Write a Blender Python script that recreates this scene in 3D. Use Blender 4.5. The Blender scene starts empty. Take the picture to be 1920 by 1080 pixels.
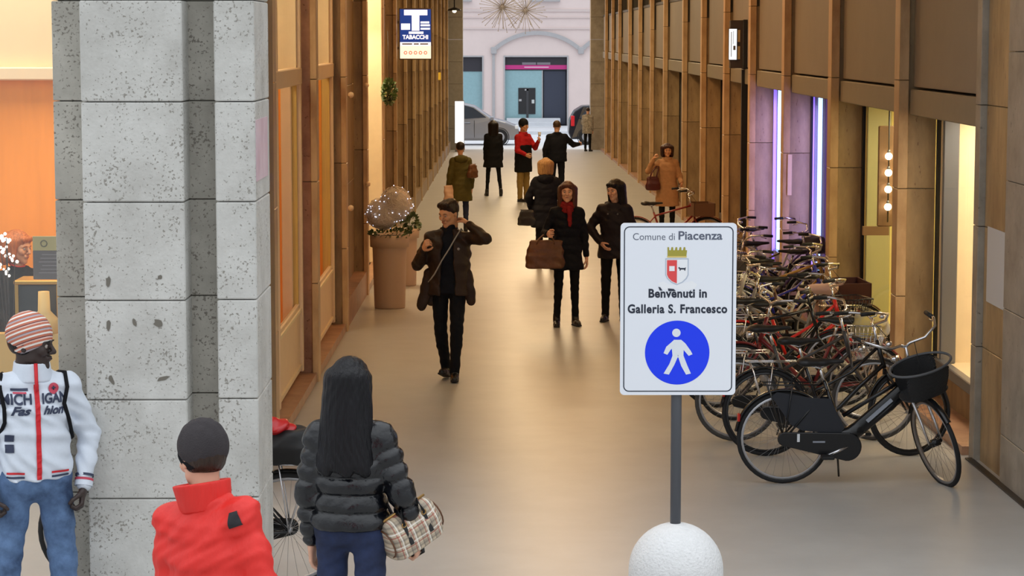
import bpy, math, random
import numpy as np
from mathutils import Vector, Matrix
from mathutils.bvhtree import BVHTree
PI = math.pi
R = math.radians
S = bpy.context.scene
C = S.collection
random.seed(7)
rnd = random.Random(11)

# ------------------------------------------------------------------ camera, sky, light, exposure
F = 4400.0
CAMZ = 3.05
SLOPE = 0.01114            # the gallery floor falls gently away from the viewer
def gz(y): return -SLOPE * y
cam = bpy.data.objects.new('camera', bpy.data.cameras.new('camera'))
C.objects.link(cam)
cam.location = (0, 0, CAMZ)
cam.data.sensor_width = 36.0
cam.data.lens = F / 1920 * 36
cam.data.clip_end = 400
cam.rotation_euler = (PI/2 - math.atan(467 / F), 0, -math.atan(23 / F))
S.camera = cam
CR = cam.rotation_euler.to_matrix()
def ray(px, py): return CR @ Vector(((px - 960) / F, (540 - py) / F, -1))
def at(px, py, Y):
    d = ray(px, py); t = Y / d.y
    return Vector((d.x * t, Y, CAMZ + d.z * t))
def on_floor(px, py):
    d = ray(px, py); t = CAMZ / (-d.z - SLOPE * d.y)
    return Vector((d.x * t, d.y * t, CAMZ + d.z * t))

w = bpy.data.worlds.new('sky'); S.world = w; w.use_nodes = True
bg = w.node_tree.nodes['Background']
# overcast sky: three times brighter overhead than at the horizon
_N = w.node_tree.nodes; _L = w.node_tree.links
_tc = _N.new('ShaderNodeTexCoord'); _sp = _N.new('ShaderNodeSeparateXYZ'); _L.new(_tc.outputs['Generated'], _sp.inputs[0])
_mr = _N.new('ShaderNodeMapRange'); _L.new(_sp.outputs['Z'], _mr.inputs['Value'])
for _k, _v in (('From Min', 0.0), ('From Max', 1.0), ('To Min', 0.62), ('To Max', 1.86)): _mr.inputs[_k].default_value = _v
_L.new(_mr.outputs[0], bg.inputs[1])
bg.inputs[0].default_value = (0.91, 0.955, 1.0, 1)
S.view_settings.view_transform = 'Standard'
S.view_settings.look = 'None'
S.view_settings.gamma = 1.0
S.view_settings.use_curve_mapping = False
S.view_settings.exposure = 0.0
LAMP_POWER = 122.0
LAMP_COL = (1.0, 0.75, 0.44)
def area(loc, sx, sy, power, col, rot=(0, 0, 0), name='lamp_light'):
    l = bpy.data.lights.new(name, 'AREA'); l.shape = 'RECTANGLE'; l.size = sx; l.size_y = sy
    l.energy = power; l.color = col
    o = bpy.data.objects.new(name, l); C.objects.link(o); o.location = loc; o.rotation_euler = rot
    return o
for i in range(17):
    if i: area((1.0, 17.5 + i * 4.2, 5.05), 1.6, 0.5, LAMP_POWER * (1.0 if i > 5 else (0, .04, .34, .62, .70, .85)[i]), LAMP_COL if i > 5 else (1.0, .57, .24))

# ------------------------------------------------------------------ materials
def lin(c):
    out = []
    for v in c[:3]:
        v = v / 255.0
        out.append(v / 12.92 if v <= 0.04045 else ((v + 0.055) / 1.055) ** 2.4)
    return tuple(out) + (1.0,)
MATS = {}
def mat(name, col, rough=0.6, metal=0.0, var=0.0, vs=8.0, bump=0.0, bs=60.0, emit=0.0, stretch=None, col2=None, spec=None, coat=0.0, pits=None, sheen=0):
    if name in MATS: return MATS[name]
    m = bpy.data.materials.new(name); m.use_nodes = True; MATS[name] = m
    nt = m.node_tree; N = nt.nodes; L = nt.links
    b = N['Principled BSDF']
    b.inputs['Base Color'].default_value = lin(col)
    b.inputs['Roughness'].default_value = rough
    b.inputs['Metallic'].default_value = metal
    if spec is not None: b.inputs['Specular IOR Level'].default_value = spec
    if coat: b.inputs['Coat Weight'].default_value = coat
    if sheen: b.inputs['Sheen Weight'].default_value = sheen
    tc = N.new('ShaderNodeTexCoord'); mp = N.new('ShaderNodeMapping')
    L.new(tc.outputs['Object'], mp.inputs['Vector'])
    if stretch: mp.inputs['Scale'].default_value = stretch
    cur = None
    if var or col2:
        n = N.new('ShaderNodeTexNoise'); n.inputs['Scale'].default_value = vs; n.inputs['Detail'].default_value = 6
        n.inputs['Roughness'].default_value = 0.65
        L.new(mp.outputs[0], n.inputs['Vector'])
        r = N.new('ShaderNodeValToRGB'); L.new(n.outputs['Fac'], r.inputs[0])
        r.color_ramp.elements[0].position = 0.32; r.color_ramp.elements[1].position = 0.68
        a = lin(col); bcol = lin(col2) if col2 else tuple(min(1, v * (1 + var)) for v in a[:3]) + (1,)
        r.color_ramp.elements[0].color = tuple(v * (1 - var) for v in a[:3]) + (1,)
        r.color_ramp.elements[1].color = bcol
        cur = r.outputs[0]
        L.new(cur, b.inputs['Base Color'])
    if pits:
        v = N.new('ShaderNodeTexNoise'); v.inputs['Scale'].default_value = pits[0]; v.inputs['Detail'].default_value = 3
        L.new(mp.outputs[0], v.inputs['Vector'])
        n2 = N.new('ShaderNodeTexNoise'); n2.inputs['Scale'].default_value = 4.5; n2.inputs['Detail'].default_value = 2
        L.new(mp.outputs[0], n2.inputs['Vector'])
        mm = N.new('ShaderNodeMath'); mm.operation = 'MULTIPLY_ADD'; mm.inputs[1].default_value = 0.35
        L.new(n2.outputs['Fac'], mm.inputs[0]); L.new(v.outputs['Fac'], mm.inputs[2])
        r2 = N.new('ShaderNodeValToRGB'); L.new(mm.outputs[0], r2.inputs[0])
        r2.color_ramp.elements[0].position = pits[1]; r2.color_ramp.elements[1].position = pits[1] + 0.06
        r2.color_ramp.elements[0].color = (0, 0, 0, 1); r2.color_ramp.elements[1].color = (1, 1, 1, 1)
        mx = N.new('ShaderNodeMix'); mx.data_type = 'RGBA'
        L.new(r2.outputs[0], mx.inputs['Factor'])
        if cur: L.new(cur, mx.inputs['A'])
        else: mx.inputs['A'].default_value = lin(col)
        mx.inputs['B'].default_value = lin(pits[2])
        L.new(mx.outputs['Result'], b.inputs['Base Color'])
    if bump:
        n = N.new('ShaderNodeTexNoise'); n.inputs['Scale'].default_value = bs; n.inputs['Detail'].default_value = 4
        L.new(mp.outputs[0], n.inputs['Vector'])
        bp = N.new('ShaderNodeBump'); bp.inputs['Strength'].default_value = bump; bp.inputs['Distance'].default_value = 0.01
        L.new(n.outputs['Fac'], bp.inputs['Height']); L.new(bp.outputs[0], b.inputs['Normal'])
    if emit:
        b.inputs['Emission Color'].default_value = lin(col); b.inputs['Emission Strength'].default_value = emit
    return m
def glass(name, tint=(255, 255, 255), refl=0.07, rough=0.03):
    if name in MATS: return MATS[name]
    m = bpy.data.materials.new(name); m.use_nodes = True; MATS[name] = m
    nt = m.node_tree; N = nt.nodes; L = nt.links; N.remove(N['Principled BSDF'])
    t = N.new('ShaderNodeBsdfTransparent'); t.inputs[0].default_value = lin(tint)
    g = N.new('ShaderNodeBsdfGlossy'); g.inputs['Roughness'].default_value = rough
    fr = N.new('ShaderNodeValue'); fr.outputs[0].default_value = refl
    mx = N.new('ShaderNodeMixShader')
    L.new(fr.outputs[0], mx.inputs[0]); L.new(t.outputs[0], mx.inputs[1]); L.new(g.outputs[0], mx.inputs[2])
    L.new(mx.outputs[0], N['Material Output'].inputs[0])
    return m
def stripes_mat(name, base, bands, rough=0.7, tilt=(0, 0, 0), bump=0.3):
    """bands: (axis 0..2, frequency, phase, duty, colour, strength)"""
    if name in MATS: return MATS[name]
    m = mat(name, base, rough=rough, bump=bump, bs=200)
    nt = m.node_tree; N = nt.nodes; L = nt.links; b = N['Principled BSDF']
    tc = N.new('ShaderNodeTexCoord'); sep = N.new('ShaderNodeSeparateXYZ'); mp = N.new('ShaderNodeMapping'); mp.inputs['Rotation'].default_value = tilt; L.new(tc.outputs['Object'], mp.inputs[0]); L.new(mp.outputs[0], sep.inputs[0])
    cur = None
    for ax, fq, ph, duty, col, st in bands:
        a = N.new('ShaderNodeMath'); a.operation = 'MULTIPLY_ADD'; a.inputs[1].default_value = fq; a.inputs[2].default_value = ph
        L.new(sep.outputs[ax], a.inputs[0])
        f = N.new('ShaderNodeMath'); f.operation = 'FRACT'; L.new(a.outputs[0], f.inputs[0])
        l = N.new('ShaderNodeMath'); l.operation = 'LESS_THAN'; l.inputs[1].default_value = duty; L.new(f.outputs[0], l.inputs[0])
        s = N.new('ShaderNodeMath'); s.operation = 'MULTIPLY'; s.inputs[1].default_value = st; L.new(l.outputs[0], s.inputs[0])
        mx = N.new('ShaderNodeMix'); mx.data_type = 'RGBA'; L.new(s.outputs[0], mx.inputs['Factor'])
        if cur is None: mx.inputs['A'].default_value = lin(base)
        else: L.new(cur, mx.inputs['A'])
        mx.inputs['B'].default_value = lin(col); cur = mx.outputs['Result']
    L.new(cur, b.inputs['Base Color'])
    return m

# ------------------------------------------------------------------ objects
def link(name, me, parent=None, m=None, smooth=False):
    o = bpy.data.objects.new(name, me); C.objects.link(o)
    if parent: o.parent = parent
    if m is not None and len(me.materials) == 0: me.materials.append(m)
    if smooth: me.polygons.foreach_set('use_smooth', [True] * len(me.polygons))
    return o
def tag(o, label=None, cat=None, group=None, kind=None):
    if label: o['label'] = label
    if cat: o['category'] = cat
    if group: o['group'] = group
    if kind: o['kind'] = kind
    return o
def empty(name, loc=(0, 0, 0), rz=0.0, label=None, cat=None, group=None, kind=None):
    o = bpy.data.objects.new(name, None); C.objects.link(o); o.empty_display_size = 0.1
    o.location = loc; o.rotation_euler = (0, 0, rz)
    return tag(o, label, cat, group, kind)
class MB:
    def __init__(s): s.v = []; s.f = []; s.sm = []
    def add(s, v, f, smooth=False):
        n = len(s.v); s.v += [tuple(p) for p in v]; s.f += [tuple(i + n for i in q) for q in f]; s.sm += [smooth] * len(f); return s
    def box(s, x0, x1, y0, y1, z0, z1, bev=0.0):
        if bev <= 0:
            v = [(x, y, z) for z in (z0, z1) for y in (y0, y1) for x in (x0, x1)]
            return s.add(v, [(0, 2, 3, 1), (4, 5, 7, 6), (0, 1, 5, 4), (2, 6, 7, 3), (0, 4, 6, 2), (1, 3, 7, 5)])
        b = min(bev, (x1 - x0) * .45, (y1 - y0) * .45, (z1 - z0) * .45); v = []; f = []
        def ring(i, z):
            q = b if i else 0
            a = b
            return [(x0 + q + a, y0 + q, z), (x1 - q - a, y0 + q, z), (x1 - q, y0 + q + a, z), (x1 - q, y1 - q - a, z),
                    (x1 - q - a, y1 - q, z), (x0 + q + a, y1 - q, z), (x0 + q, y1 - q - a, z), (x0 + q, y0 + q + a, z)]
        v = ring(1, z0) + ring(0, z0 + b) + ring(0, z1 - b) + ring(1, z1)
        f = [tuple(range(7, -1, -1)), tuple(range(24, 32))]
        for r in range(3):
            for i in range(8):
                j = (i + 1) % 8
                f.append((r*8+i, r*8+j, r*8+8+j, r*8+8+i))
        return s.add(v, f)
    def tube(s, pts, r, n=8, caps=True, closed=False):
        P = [Vector(p) for p in pts]; m = len(P); rr = r if isinstance(r, (list, tuple)) else [r] * m
        v = []; f = []; up = None
        for i, p in enumerate(P):
            if closed: t = P[(i + 1) % m] - P[i - 1]
            else: t = P[min(i + 1, m - 1)] - P[max(i - 1, 0)]
            t = t.normalized() if t.length > 1e-9 else Vector((0, 0, 1))
            if up is None: up = t.orthogonal().normalized()
            up = (up - t * up.dot(t)); up = up.normalized() if up.length > 1e-6 else t.orthogonal().normalized()
            w_ = t.cross(up)
            for k in range(n):
                a = 2 * PI * k / n; v.append(p + (up * math.cos(a) + w_ * math.sin(a)) * rr[i])
        for i in range(m if closed else m - 1):
            j = (i + 1) % m
            for k in range(n):
                l = (k + 1) % n; f.append((i*n+k, i*n+l, j*n+l, j*n+k))
        if caps and not closed: f.append(tuple(range(n - 1, -1, -1))); f.append(tuple(range((m-1)*n, m*n)))
        return s.add(v, f, True)
    def lathe(s, prof, n=24, c=(0, 0, 0), axis='z', ang=None):
        v = []; f = []; m = len(prof)
        for r, h in prof:
            for k in range(n):
                a = 2 * PI * k / n; x, y = r * math.cos(a), r * math.sin(a)
                q = (x, y, h) if axis == 'z' else ((x, h, y) if axis == 'y' else (h, x, y))
                v.append((q[0] + c[0], q[1] + c[1], q[2] + c[2]))
        for i in range(m - 1):
            for k in range(n):
                l = (k + 1) % n; q = (i*n+k, i*n+l, (i+1)*n+l, (i+1)*n+k)
                f.append(q if axis != 'y' else q[::-1])
        return s.add(v, f, True)
    def prism(s, poly, y0, y1, plane='xz', smooth=False):
        n = len(poly)
        def mk(u, w_, t): return (u, t, w_) if plane == 'xz' else ((t, u, w_) if plane == 'yz' else (u, w_, t))
        v = [mk(u, w_, y0) for u, w_ in poly] + [mk(u, w_, y1) for u, w_ in poly]
        f = [tuple(range(n)), tuple(range(2*n-1, n-1, -1))] + [(i, i + n, (i+1) % n + n, (i+1) % n) for i in range(n)]
        return s.add(v, f, smooth)
    def sphere(s, c, r, n=12, m=8, sc=(1, 1, 1)):
        v = []; f = []
        for i in range(m + 1):
            th = PI * i / m
            for k in range(n):
                a = 2*PI*k/n; v.append((c[0]+sc[0]*r*math.sin(th)*math.cos(a), c[1]+sc[1]*r*math.sin(th)*math.sin(a), c[2]+sc[2]*r*math.cos(th)))
        for i in range(m):
            for k in range(n): l = (k+1) % n; f.append((i*n+k, (i+1)*n+k, (i+1)*n+l, i*n+l))
        return s.add(v, f, True)
    def mesh(s, name, m=None):
        me = bpy.data.meshes.new(name); me.from_pydata(s.v, [], s.f)
        me.polygons.foreach_set('use_smooth', s.sm)
        if m: me.materials.append(m)
        return me
    def build(s, name, m, parent=None, M=None):
        if M is not None: s.v = [tuple(M @ Vector(p)) for p in s.v]
        return link(name, s.mesh(name, m), parent)
def box(name, x0, x1, y0, y1, z0, z1, m, parent=None, bev=0.0):
    return MB().box(x0, x1, y0, y1, z0, z1, bev).build(name, m, parent)
def text_mesh(txt, size, m, sx=1.0, shear=0.0, bold=0.0, ext=0.0015, align='CENTER', space=1.0):
    cu = bpy.data.curves.new('lettering', 'FONT'); cu.body = txt; cu.size = size; cu.align_x = align; cu.align_y = 'CENTER'
    cu.shear = shear; cu.offset = bold; cu.extrude = ext; cu.resolution_u = 4; cu.space_character = space
    o = bpy.data.objects.new('tmp', cu); C.objects.link(o)
    dg = bpy.context.evaluated_depsgraph_get(); dg.update()
    me = bpy.data.meshes.new_from_object(o.evaluated_get(dg))
    bpy.data.objects.remove(o); bpy.data.curves.remove(cu)
    for v in me.vertices: v.co.x *= sx
    me.materials.clear(); me.materials.append(m)
    return me
def text(txt, size, m, loc, parent, rot=(PI/2, 0, 0), name='lettering', **k):
    o = link(name, text_mesh(txt, size, m, **k), parent); o.location = loc; o.rotation_euler = rot
    return o

# ------------------------------------------------------------------ implicit surfaces (smooth unions of tapered limbs), meshed by surface nets
def smin(a, b, k):
    if k <= 0: return np.minimum(a, b)
    h = np.clip(0.5 + 0.5 * (b - a) / k, 0, 1)
    return b * (1 - h) + a * h - k * h * (1 - h)
class Sdf:
    def __init__(s): s.p = []
    def limb(s, a, b, ra, rb=None, k=0.03, n=None, sq=1.0, puff=None, op='add'):
        a = np.array(a, float); b = np.array(b, float); rb = ra if rb is None else rb
        ba = b - a; L2 = max(1e-12, ba @ ba); Ln = math.sqrt(L2)
        nn = None if n is None else np.array(n, float) / np.linalg.norm(n)
        def f(X, Y, Z):
            x, y, z = X - a[0], Y - a[1], Z - a[2]
            t = np.clip((x*ba[0] + y*ba[1] + z*ba[2]) / L2, 0, 1)
            r = ra + (rb - ra) * t
            if puff: r = r + puff[1] * (np.abs(np.sin(PI * t * Ln / puff[0])) ** 0.7 - 0.6)
            x = x - t*ba[0]; y = y - t*ba[1]; z = z - t*ba[2]
            if nn is not None:
                q = (x*nn[0] + y*nn[1] + z*nn[2]) * (sq - 1)
                x = x + q*nn[0]; y = y + q*nn[1]; z = z + q*nn[2]
            return np.sqrt(x*x + y*y + z*z) - r
        m = max(ra, rb) * max(1, 1/sq) + k + 0.03
        s.p.append((op, f, np.minimum(a, b) - m, np.maximum(a, b) + m, k)); return s
    def ell(s, c, r, k=0.02, op='add'):
        c = np.array(c, float); r = np.array(r, float); rm = r.min()
        def f(X, Y, Z): return (np.sqrt(((X-c[0])/r[0])**2 + ((Y-c[1])/r[1])**2 + ((Z-c[2])/r[2])**2) - 1) * rm
        m = k * r / rm + 0.03
        s.p.append((op, f, c - r - m, c + r + m, k)); return s
    def loft(s, secs, k=0.02, e=2.4, puff=None, op='add', cap=0.012, shear=(0, 0)):
        """secs: (z, half width, half depth[, cx, cy]) from bottom to top"""
        secs = [tuple(q) + (0, 0) if len(q) == 3 else tuple(q) for q in secs]
        A = np.array(secs, float)
        def f(X, Y, Z):
            w_ = np.interp(Z, A[:, 0], A[:, 1]); d = np.interp(Z, A[:, 0], A[:, 2])
            if puff: 
                q = puff[1] * (np.abs(np.sin(PI * (Z - A[0, 0]) / puff[0])) ** 0.7 - 0.6); w_ = w_ + q; d = d + q
            cx = np.interp(Z, A[:, 0], A[:, 3]); cy = np.interp(Z, A[:, 0], A[:, 4])
            rad = (np.abs((X - cx) / w_)**e + np.abs((Y - cy) / d)**e) ** (1/e)
            dd = (rad - 1) * np.minimum(w_, d)
            c_ = np.maximum(A[0, 0] - Z, Z - A[-1, 0])
            return -smin(-dd, -c_, cap)
        mw = A[:, 1].max() + k + .04; md = A[:, 2].max() + k + .04
        lo = np.array([A[:, 3].min() - mw, A[:, 4].min() - md, A[0, 0] - k - .03]); hi = np.array([A[:, 3].max() + mw, A[:, 4].max() + md, A[-1, 0] + k + .03])
        s.p.append((op, f, lo, hi, k)); return s
    def cut(s, c, n, k=0.004):
        c = np.array(c, float); n = np.array(n, float); n /= np.linalg.norm(n)
        def f(X, Y, Z): return (X-c[0])*n[0] + (Y-c[1])*n[1] + (Z-c[2])*n[2]
        s.p.append(('cut', f, None, None, k)); return s
    def fold(s, amp, fn): s.p.append(('disp', lambda X, Y, Z: amp * fn(X, Y, Z), None, None, 0)); return s
    def verts(s, res):
        adds = [q for q in s.p if q[0] == 'add']
        lo = np.min([q[2] for q in adds], axis=0); hi = np.max([q[3] for q in adds], axis=0)
        ax = [np.arange(lo[i], hi[i] + res, res) for i in range(3)]
        D = np.full([len(a) for a in ax], 1.0)
        for op, f, l, h, k in s.p:
            if l is None: sl = (slice(None),) * 3
            else: sl = tuple(slice(max(0, int((l[i]-lo[i])/res)), max(0, int((h[i]-lo[i])/res) + 2)) for i in range(3))
            X, Y, Z = ax[0][sl[0]][:, None, None], ax[1][sl[1]][None, :, None], ax[2][sl[2]][None, None, :]
            if X.size == 0 or Y.size == 0 or Z.size == 0: continue
            v = f(X, Y, Z)
            if op == 'add': D[sl] = smin(D[sl], v, k)
            elif op == 'sub': D[sl] = -smin(-D[sl], v, k)
            elif op == 'cut': D[sl] = -smin(-D[sl], -v, k)
            else: D[sl] = D[sl] + v
        for i in range(3):
            for e_ in (0, -1):
                q = [slice(None)] * 3; q[i] = e_; D[tuple(q)] = np.maximum(D[tuple(q)], 1e-4)
        return nets(D, lo, res)
    def build(s, name, m, parent, res=0.01, M=None):
        V, Fc = s.verts(res)
        if M is not None: V = V @ np.array(M.to_3x3()).T + np.array(M.translation)
        me = raw_mesh(name, V, Fc); me.materials.append(m)
        return link(name, me, parent)
def nets(D, lo, res):
    ins = D < 0
    nx, ny, nz = D.shape
    cnt = np.zeros((nx-1, ny-1, nz-1), np.int8)
    for i in (0, 1):
        for j in (0, 1):
            for k in (0, 1): cnt += ins[i:nx-1+i, j:ny-1+j, k:nz-1+k]
    I, J, K = np.nonzero((cnt > 0) & (cnt < 8))
    idx = np.full((nx-1, ny-1, nz-1), -1, np.int64); idx[I, J, K] = np.arange(len(I))
    acc = np.zeros((len(I), 3)); num = np.zeros(len(I))
    cor = [(i, j, k) for i in (0, 1) for j in (0, 1) for k in (0, 1)]
    for a in cor:
        for ax in range(3):
            if a[ax]: continue
            b = list(a); b[ax] = 1
            va = D[I+a[0], J+a[1], K+a[2]]; vb = D[I+b[0], J+b[1], K+b[2]]
            x = (va < 0) != (vb < 0)
            t = np.where(x, va / np.where(va == vb, 1, va - vb), 0)
            p = np.array(a, float)[None, :].repeat(len(I), 0); p[:, ax] += t
            acc += p * x[:, None]; num += x
    V = (np.stack([I, J, K], 1) + acc / np.maximum(num, 1)[:, None]) * res + lo
    Fs = []
    for ax in range(3):
        o1, o2 = (ax + 1) % 3, (ax + 2) % 3
        s0 = [slice(None)] * 3; s1 = [slice(None)] * 3; s0[ax] = slice(0, -1); s1[ax] = slice(1, None)
        a, b = ins[tuple(s0)], ins[tuple(s1)]
        G = np.array(np.nonzero(a != b)).T
        sh = np.array(idx.shape)
        G = G[(G[:, o1] > 0) & (G[:, o2] > 0) & (G[:, o1] < sh[o1]) & (G[:, o2] < sh[o2])]
        if not len(G): continue
        def cell(d1, d2):
            g = G.copy(); g[:, o1] -= d1; g[:, o2] -= d2; return idx[g[:, 0], g[:, 1], g[:, 2]]
        q = np.stack([cell(1, 1), cell(0, 1), cell(0, 0), cell(1, 0)], 1)
        flip = ~a[G[:, 0], G[:, 1], G[:, 2]]
        q[flip] = q[flip][:, ::-1]; Fs.append(q)
    return V, (np.concatenate(Fs) if Fs else np.zeros((0, 4), int))
def raw_mesh(name, V, Fc):
    me = bpy.data.meshes.new(name); n = len(Fc)
    me.vertices.add(len(V)); me.vertices.foreach_set('co', V.astype(np.float32).ravel())
    me.loops.add(n * 4); me.loops.foreach_set('vertex_index', Fc.astype(np.int32).ravel())
    me.polygons.add(n); me.polygons.foreach_set('loop_start', np.arange(0, n*4, 4, dtype=np.int32))
    me.polygons.foreach_set('loop_total', np.full(n, 4, np.int32))
    me.update(calc_edges=True); me.polygons.foreach_set('use_smooth', [True] * n)
    me.validate()
    return me
# ------------------------------------------------------------------ surfaces of the place
M_floor = mat('terrazzo_floor', (176, 175, 172), 0.36, var=0.06, vs=2.0, pits=(260, 0.40, (166, 162, 156)))
M_street = mat('pale_paving', (205, 208, 214), 0.6, var=0.06, vs=2)
M_fin = mat('lamplit_travertine', (190, 152, 108), 0.4, col2=(212, 178, 134), var=0.12, vs=3, stretch=(1.6, 1.6, .6), bump=0.06, bs=30)  # fins share the piers' stone; golden lamplight is put into this lighter colour
M_mar = mat('brown_travertine', (156, 128, 92), 0.42, col2=(188, 160, 118), var=0.18, vs=2.6, stretch=(1.6, 1.6, 0.5), pits=(22, 0.44, (120, 88, 62)), bump=0.08, bs=30)
M_mar2 = mat('reddish_travertine', (158, 112, 84), 0.38, col2=(182, 140, 110), var=0.2, vs=3.5, pits=(30, 0.45, (124, 84, 60)))
M_mar3 = mat('dark_travertine', (122, 94, 62), 0.45, col2=(150, 122, 82), var=0.22, vs=2.2, stretch=(2, 2, 0.6))
M_gry = mat('grey_travertine', (150, 140, 126), 0.5, col2=(172, 162, 148), var=0.14, vs=3, pits=(24, 0.42, (112, 104, 92)))
M_trav = mat('pale_travertine', (192, 190, 184), 0.65, col2=(212, 211, 206), var=0.08, vs=3.4, pits=(78, 0.50, (146, 142, 134)), bump=0.25, bs=60)
# the pits are the dark spots: swap so that the stone is pale and only the lowest noise is dark
def flip_pits(m, base_is_first=True):
    for n in m.node_tree.nodes:
        if n.type == 'VALTORGB' and n.color_ramp.elements[0].color[0] == 0 and n.color_ramp.elements[1].color[0] == 1:
            p = n.color_ramp.elements[0].position
            n.color_ramp.elements[0].color = (1, 1, 1, 1); n.color_ramp.elements[1].color = (0, 0, 0, 1)
for m_ in (M_mar, M_mar2, M_gry, M_trav, M_floor): flip_pits(m_)
M_trav2 = mat('recess_shaded_travertine', (166, 162, 152), 0.7, col2=(188, 184, 174), var=0.1, vs=3.4, pits=(70, 0.52, (124, 119, 110)), bump=0.2, bs=60); flip_pits(M_trav2)  # darker copy of the pale travertine, the shade of the recesses painted in
M_joint = mat('dark_mortar', (92, 88, 82), 0.9)
M_panel = mat('taupe_metal_panel', (134, 124, 114), 0.55, var=0.05, vs=2)
M_ledge = mat('taupe_ledge', (132, 124, 110), 0.5, var=0.04)
M_black = mat('black_metal', (22, 22, 24), 0.4)
M_frame = mat('grey_metal_frame', (120, 122, 128), 0.35, metal=0.5)
M_cream = mat('cream_paint', (236, 206, 170), 0.5, var=0.03)
M_creamw = mat('cream_display_wall', (240, 220, 182), 0.6, var=0.03)
M_yel = mat('yellow_curtain', (216, 182, 104), 0.8, var=0.10, vs=14, stretch=(6, 6, 0.2))
M_white = mat('white_paint', (236, 236, 238), 0.5)
M_glass = glass('shop_glass')
M_wood = mat('orange_wood_panelling', (244, 156, 62), 0.45, var=0.06, vs=3, stretch=(3, 3, 0.3))
M_ceil = mat('plaster_ceiling', (214, 200, 180), 0.8)

XL, XR = -1.75, 3.60
ZC = 5.2
Yend = 85.0
def strip_floor(name, x0, x1, y0, y1, m, parent=None, dz=0.0, th=0.25):
    return MB().add([(x0, y0, gz(y0)+dz), (x1, y0, gz(y0)+dz), (x1, y1, gz(y1)+dz), (x0, y1, gz(y1)+dz),
                     (x0, y0, gz(y0)+dz-th), (x1, y0, gz(y0)+dz-th), (x1, y1, gz(y1)+dz-th), (x0, y1, gz(y1)+dz-th)],
                    [(0, 1, 2, 3), (7, 6, 5, 4), (0, 4, 5, 1), (1, 5, 6, 2), (2, 6, 7, 3), (3, 7, 4, 0)]).build(name, m, parent)
tag(strip_floor('floor', -9, 9, 2, Yend + 0.6, M_floor), 'smooth beige terrazzo gallery floor', kind='structure')
tag(strip_floor('street', -30, 30, Yend + 0.6, 125, M_street), 'pale street paving beyond the gallery', kind='structure')
tag(box('ceiling', -9, 9, 15.2, Yend + 0.5, ZC, ZC + 0.25, M_ceil), 'plain plaster gallery ceiling', kind='structure')
# ceiling lamps (the gallery's own light fittings, just above the frame)
M_lamp = mat('warm_lamp_diffuser', (255, 214, 150), 0.5, emit=3.0)

# stone_block pieces of the fins: pieces share mesh data
def block_mesh(w_, d, h, m): return MB().box(-w_/2, w_/2, -d/2, d/2, 0, h, 0.004).mesh('stone_block', m)
BH = 0.98
fin_me = [block_mesh(0.09, 0.26, BH - .006, M_fin), block_mesh(0.06, 0.26, BH - .006, M_fin)]
fin_lf = block_mesh(0.06, 0.26, BH - .006, M_mar)
pier_l = [block_mesh(0.13, 0.30, BH*2 - .006, m) for m in (M_mar, M_mar2, M_gry, M_mar3)]
pier_me = [block_mesh(0.26, 0.30, BH*2 - .006, m) for m in (M_mar, M_mar2, M_gry, M_mar3)]
def pier(wall, side, y, kind=0):
    """a slim stone fin standing proud of a wider stone pier"""
    g = gz(y) - 0.02
    cx = XR + 0.045 if side > 0 else XL - 0.03
    z = g
    while z < ZC:
        o = link('stone_block', fin_me[0] if side > 0 else (fin_me[1] if y < 38 else fin_lf), wall); o.location = (cx, y + 0.13, z); z += BH
    cx = XR + 0.09 + 0.13 if side > 0 else XL - 0.06 - 0.065
    z = g
    zt = 2.7 if side > 0 else ZC
    while z < zt - .2:
        o = link('stone_block', (pier_me if side > 0 else pier_l)[kind], wall); o.location = (cx, y + 0.19, z); z += BH * 2
    # recessed mortar core keeps the joints closed
    box('mortar_core', XR + 0.01 if side > 0 else XL - 0.18, XR + 0.34 if side > 0 else XL - 0.01, y + 0.05, y + 0.25, g, ZC, M_joint, wall)
YR = [4400 * 3.62 / (p - 937) for p in (1688, 1560, 1471, 1407, 1359, 1316, 1281, 1245, 1220, 1198, 1179, 1160, 1147, 1135)]
YL = [18.2, 22.5, 26.8, 31.1, 35.5, 40.0, 44.4, 48.8, 53.0, 57.5, 62.0, 66.5, 71.0, 75.4, 80.0]
wall_right = empty('wall_right', (0, 0, 0), kind='structure')
wall_left = empty('wall_left', (0, 0, 0), kind='structure')
for i, y in enumerate(YR): pier(wall_right, 1, y, 0)
for i, y in enumerate(YL): pier(wall_left, -1, y, (1 if i == 1 else 0) if i < 4 else (3 if i % 3 == 1 else 0))
# closing walls behind everything
box('back_wall', 5.6, 5.8, 12, Yend, -1.2, ZC, M_panel, wall_right)
box('back_wall', -3.6, -3.4, 18.4, Yend, -1.2, ZC, M_panel, wall_left)
# right: fascia panels, ledge, upper rail and upper panels, bay by bay
PW = XR + 0.13
ys = [17.9] + YR + [84.6]
for i in range(len(ys) - 1):
    y0, y1 = ys[i] + 0.27, ys[i+1] - 0.01
    box('fascia_panel', PW, PW + 0.06, y0, y1, 2.62, 3.86, M_panel, wall_right, 0.006)
    box('fascia_ledge', PW - 0.03, PW + 0.32, y0, y1, 2.37, 2.60, M_ledge, wall_right, 0.01)
    box('upper_panel', PW + 0.12, PW + 0.18, y0, y1, 3.86, ZC, M_mar, wall_right)
    if i > 3: box('upper_rail', PW - 0.02, PW + 0.03, y0, y1, 3.84, 3.90, M_black, wall_right)
    if 4 <= i:
        box('soffit', PW, 5.6, y0, y1, 2.44, 2.48, M_panel, wall_right)
    else:
        box('soffit', PW, 5.6, y0, y1, 2.44, 2.48, M_cream, wall_right)
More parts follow.
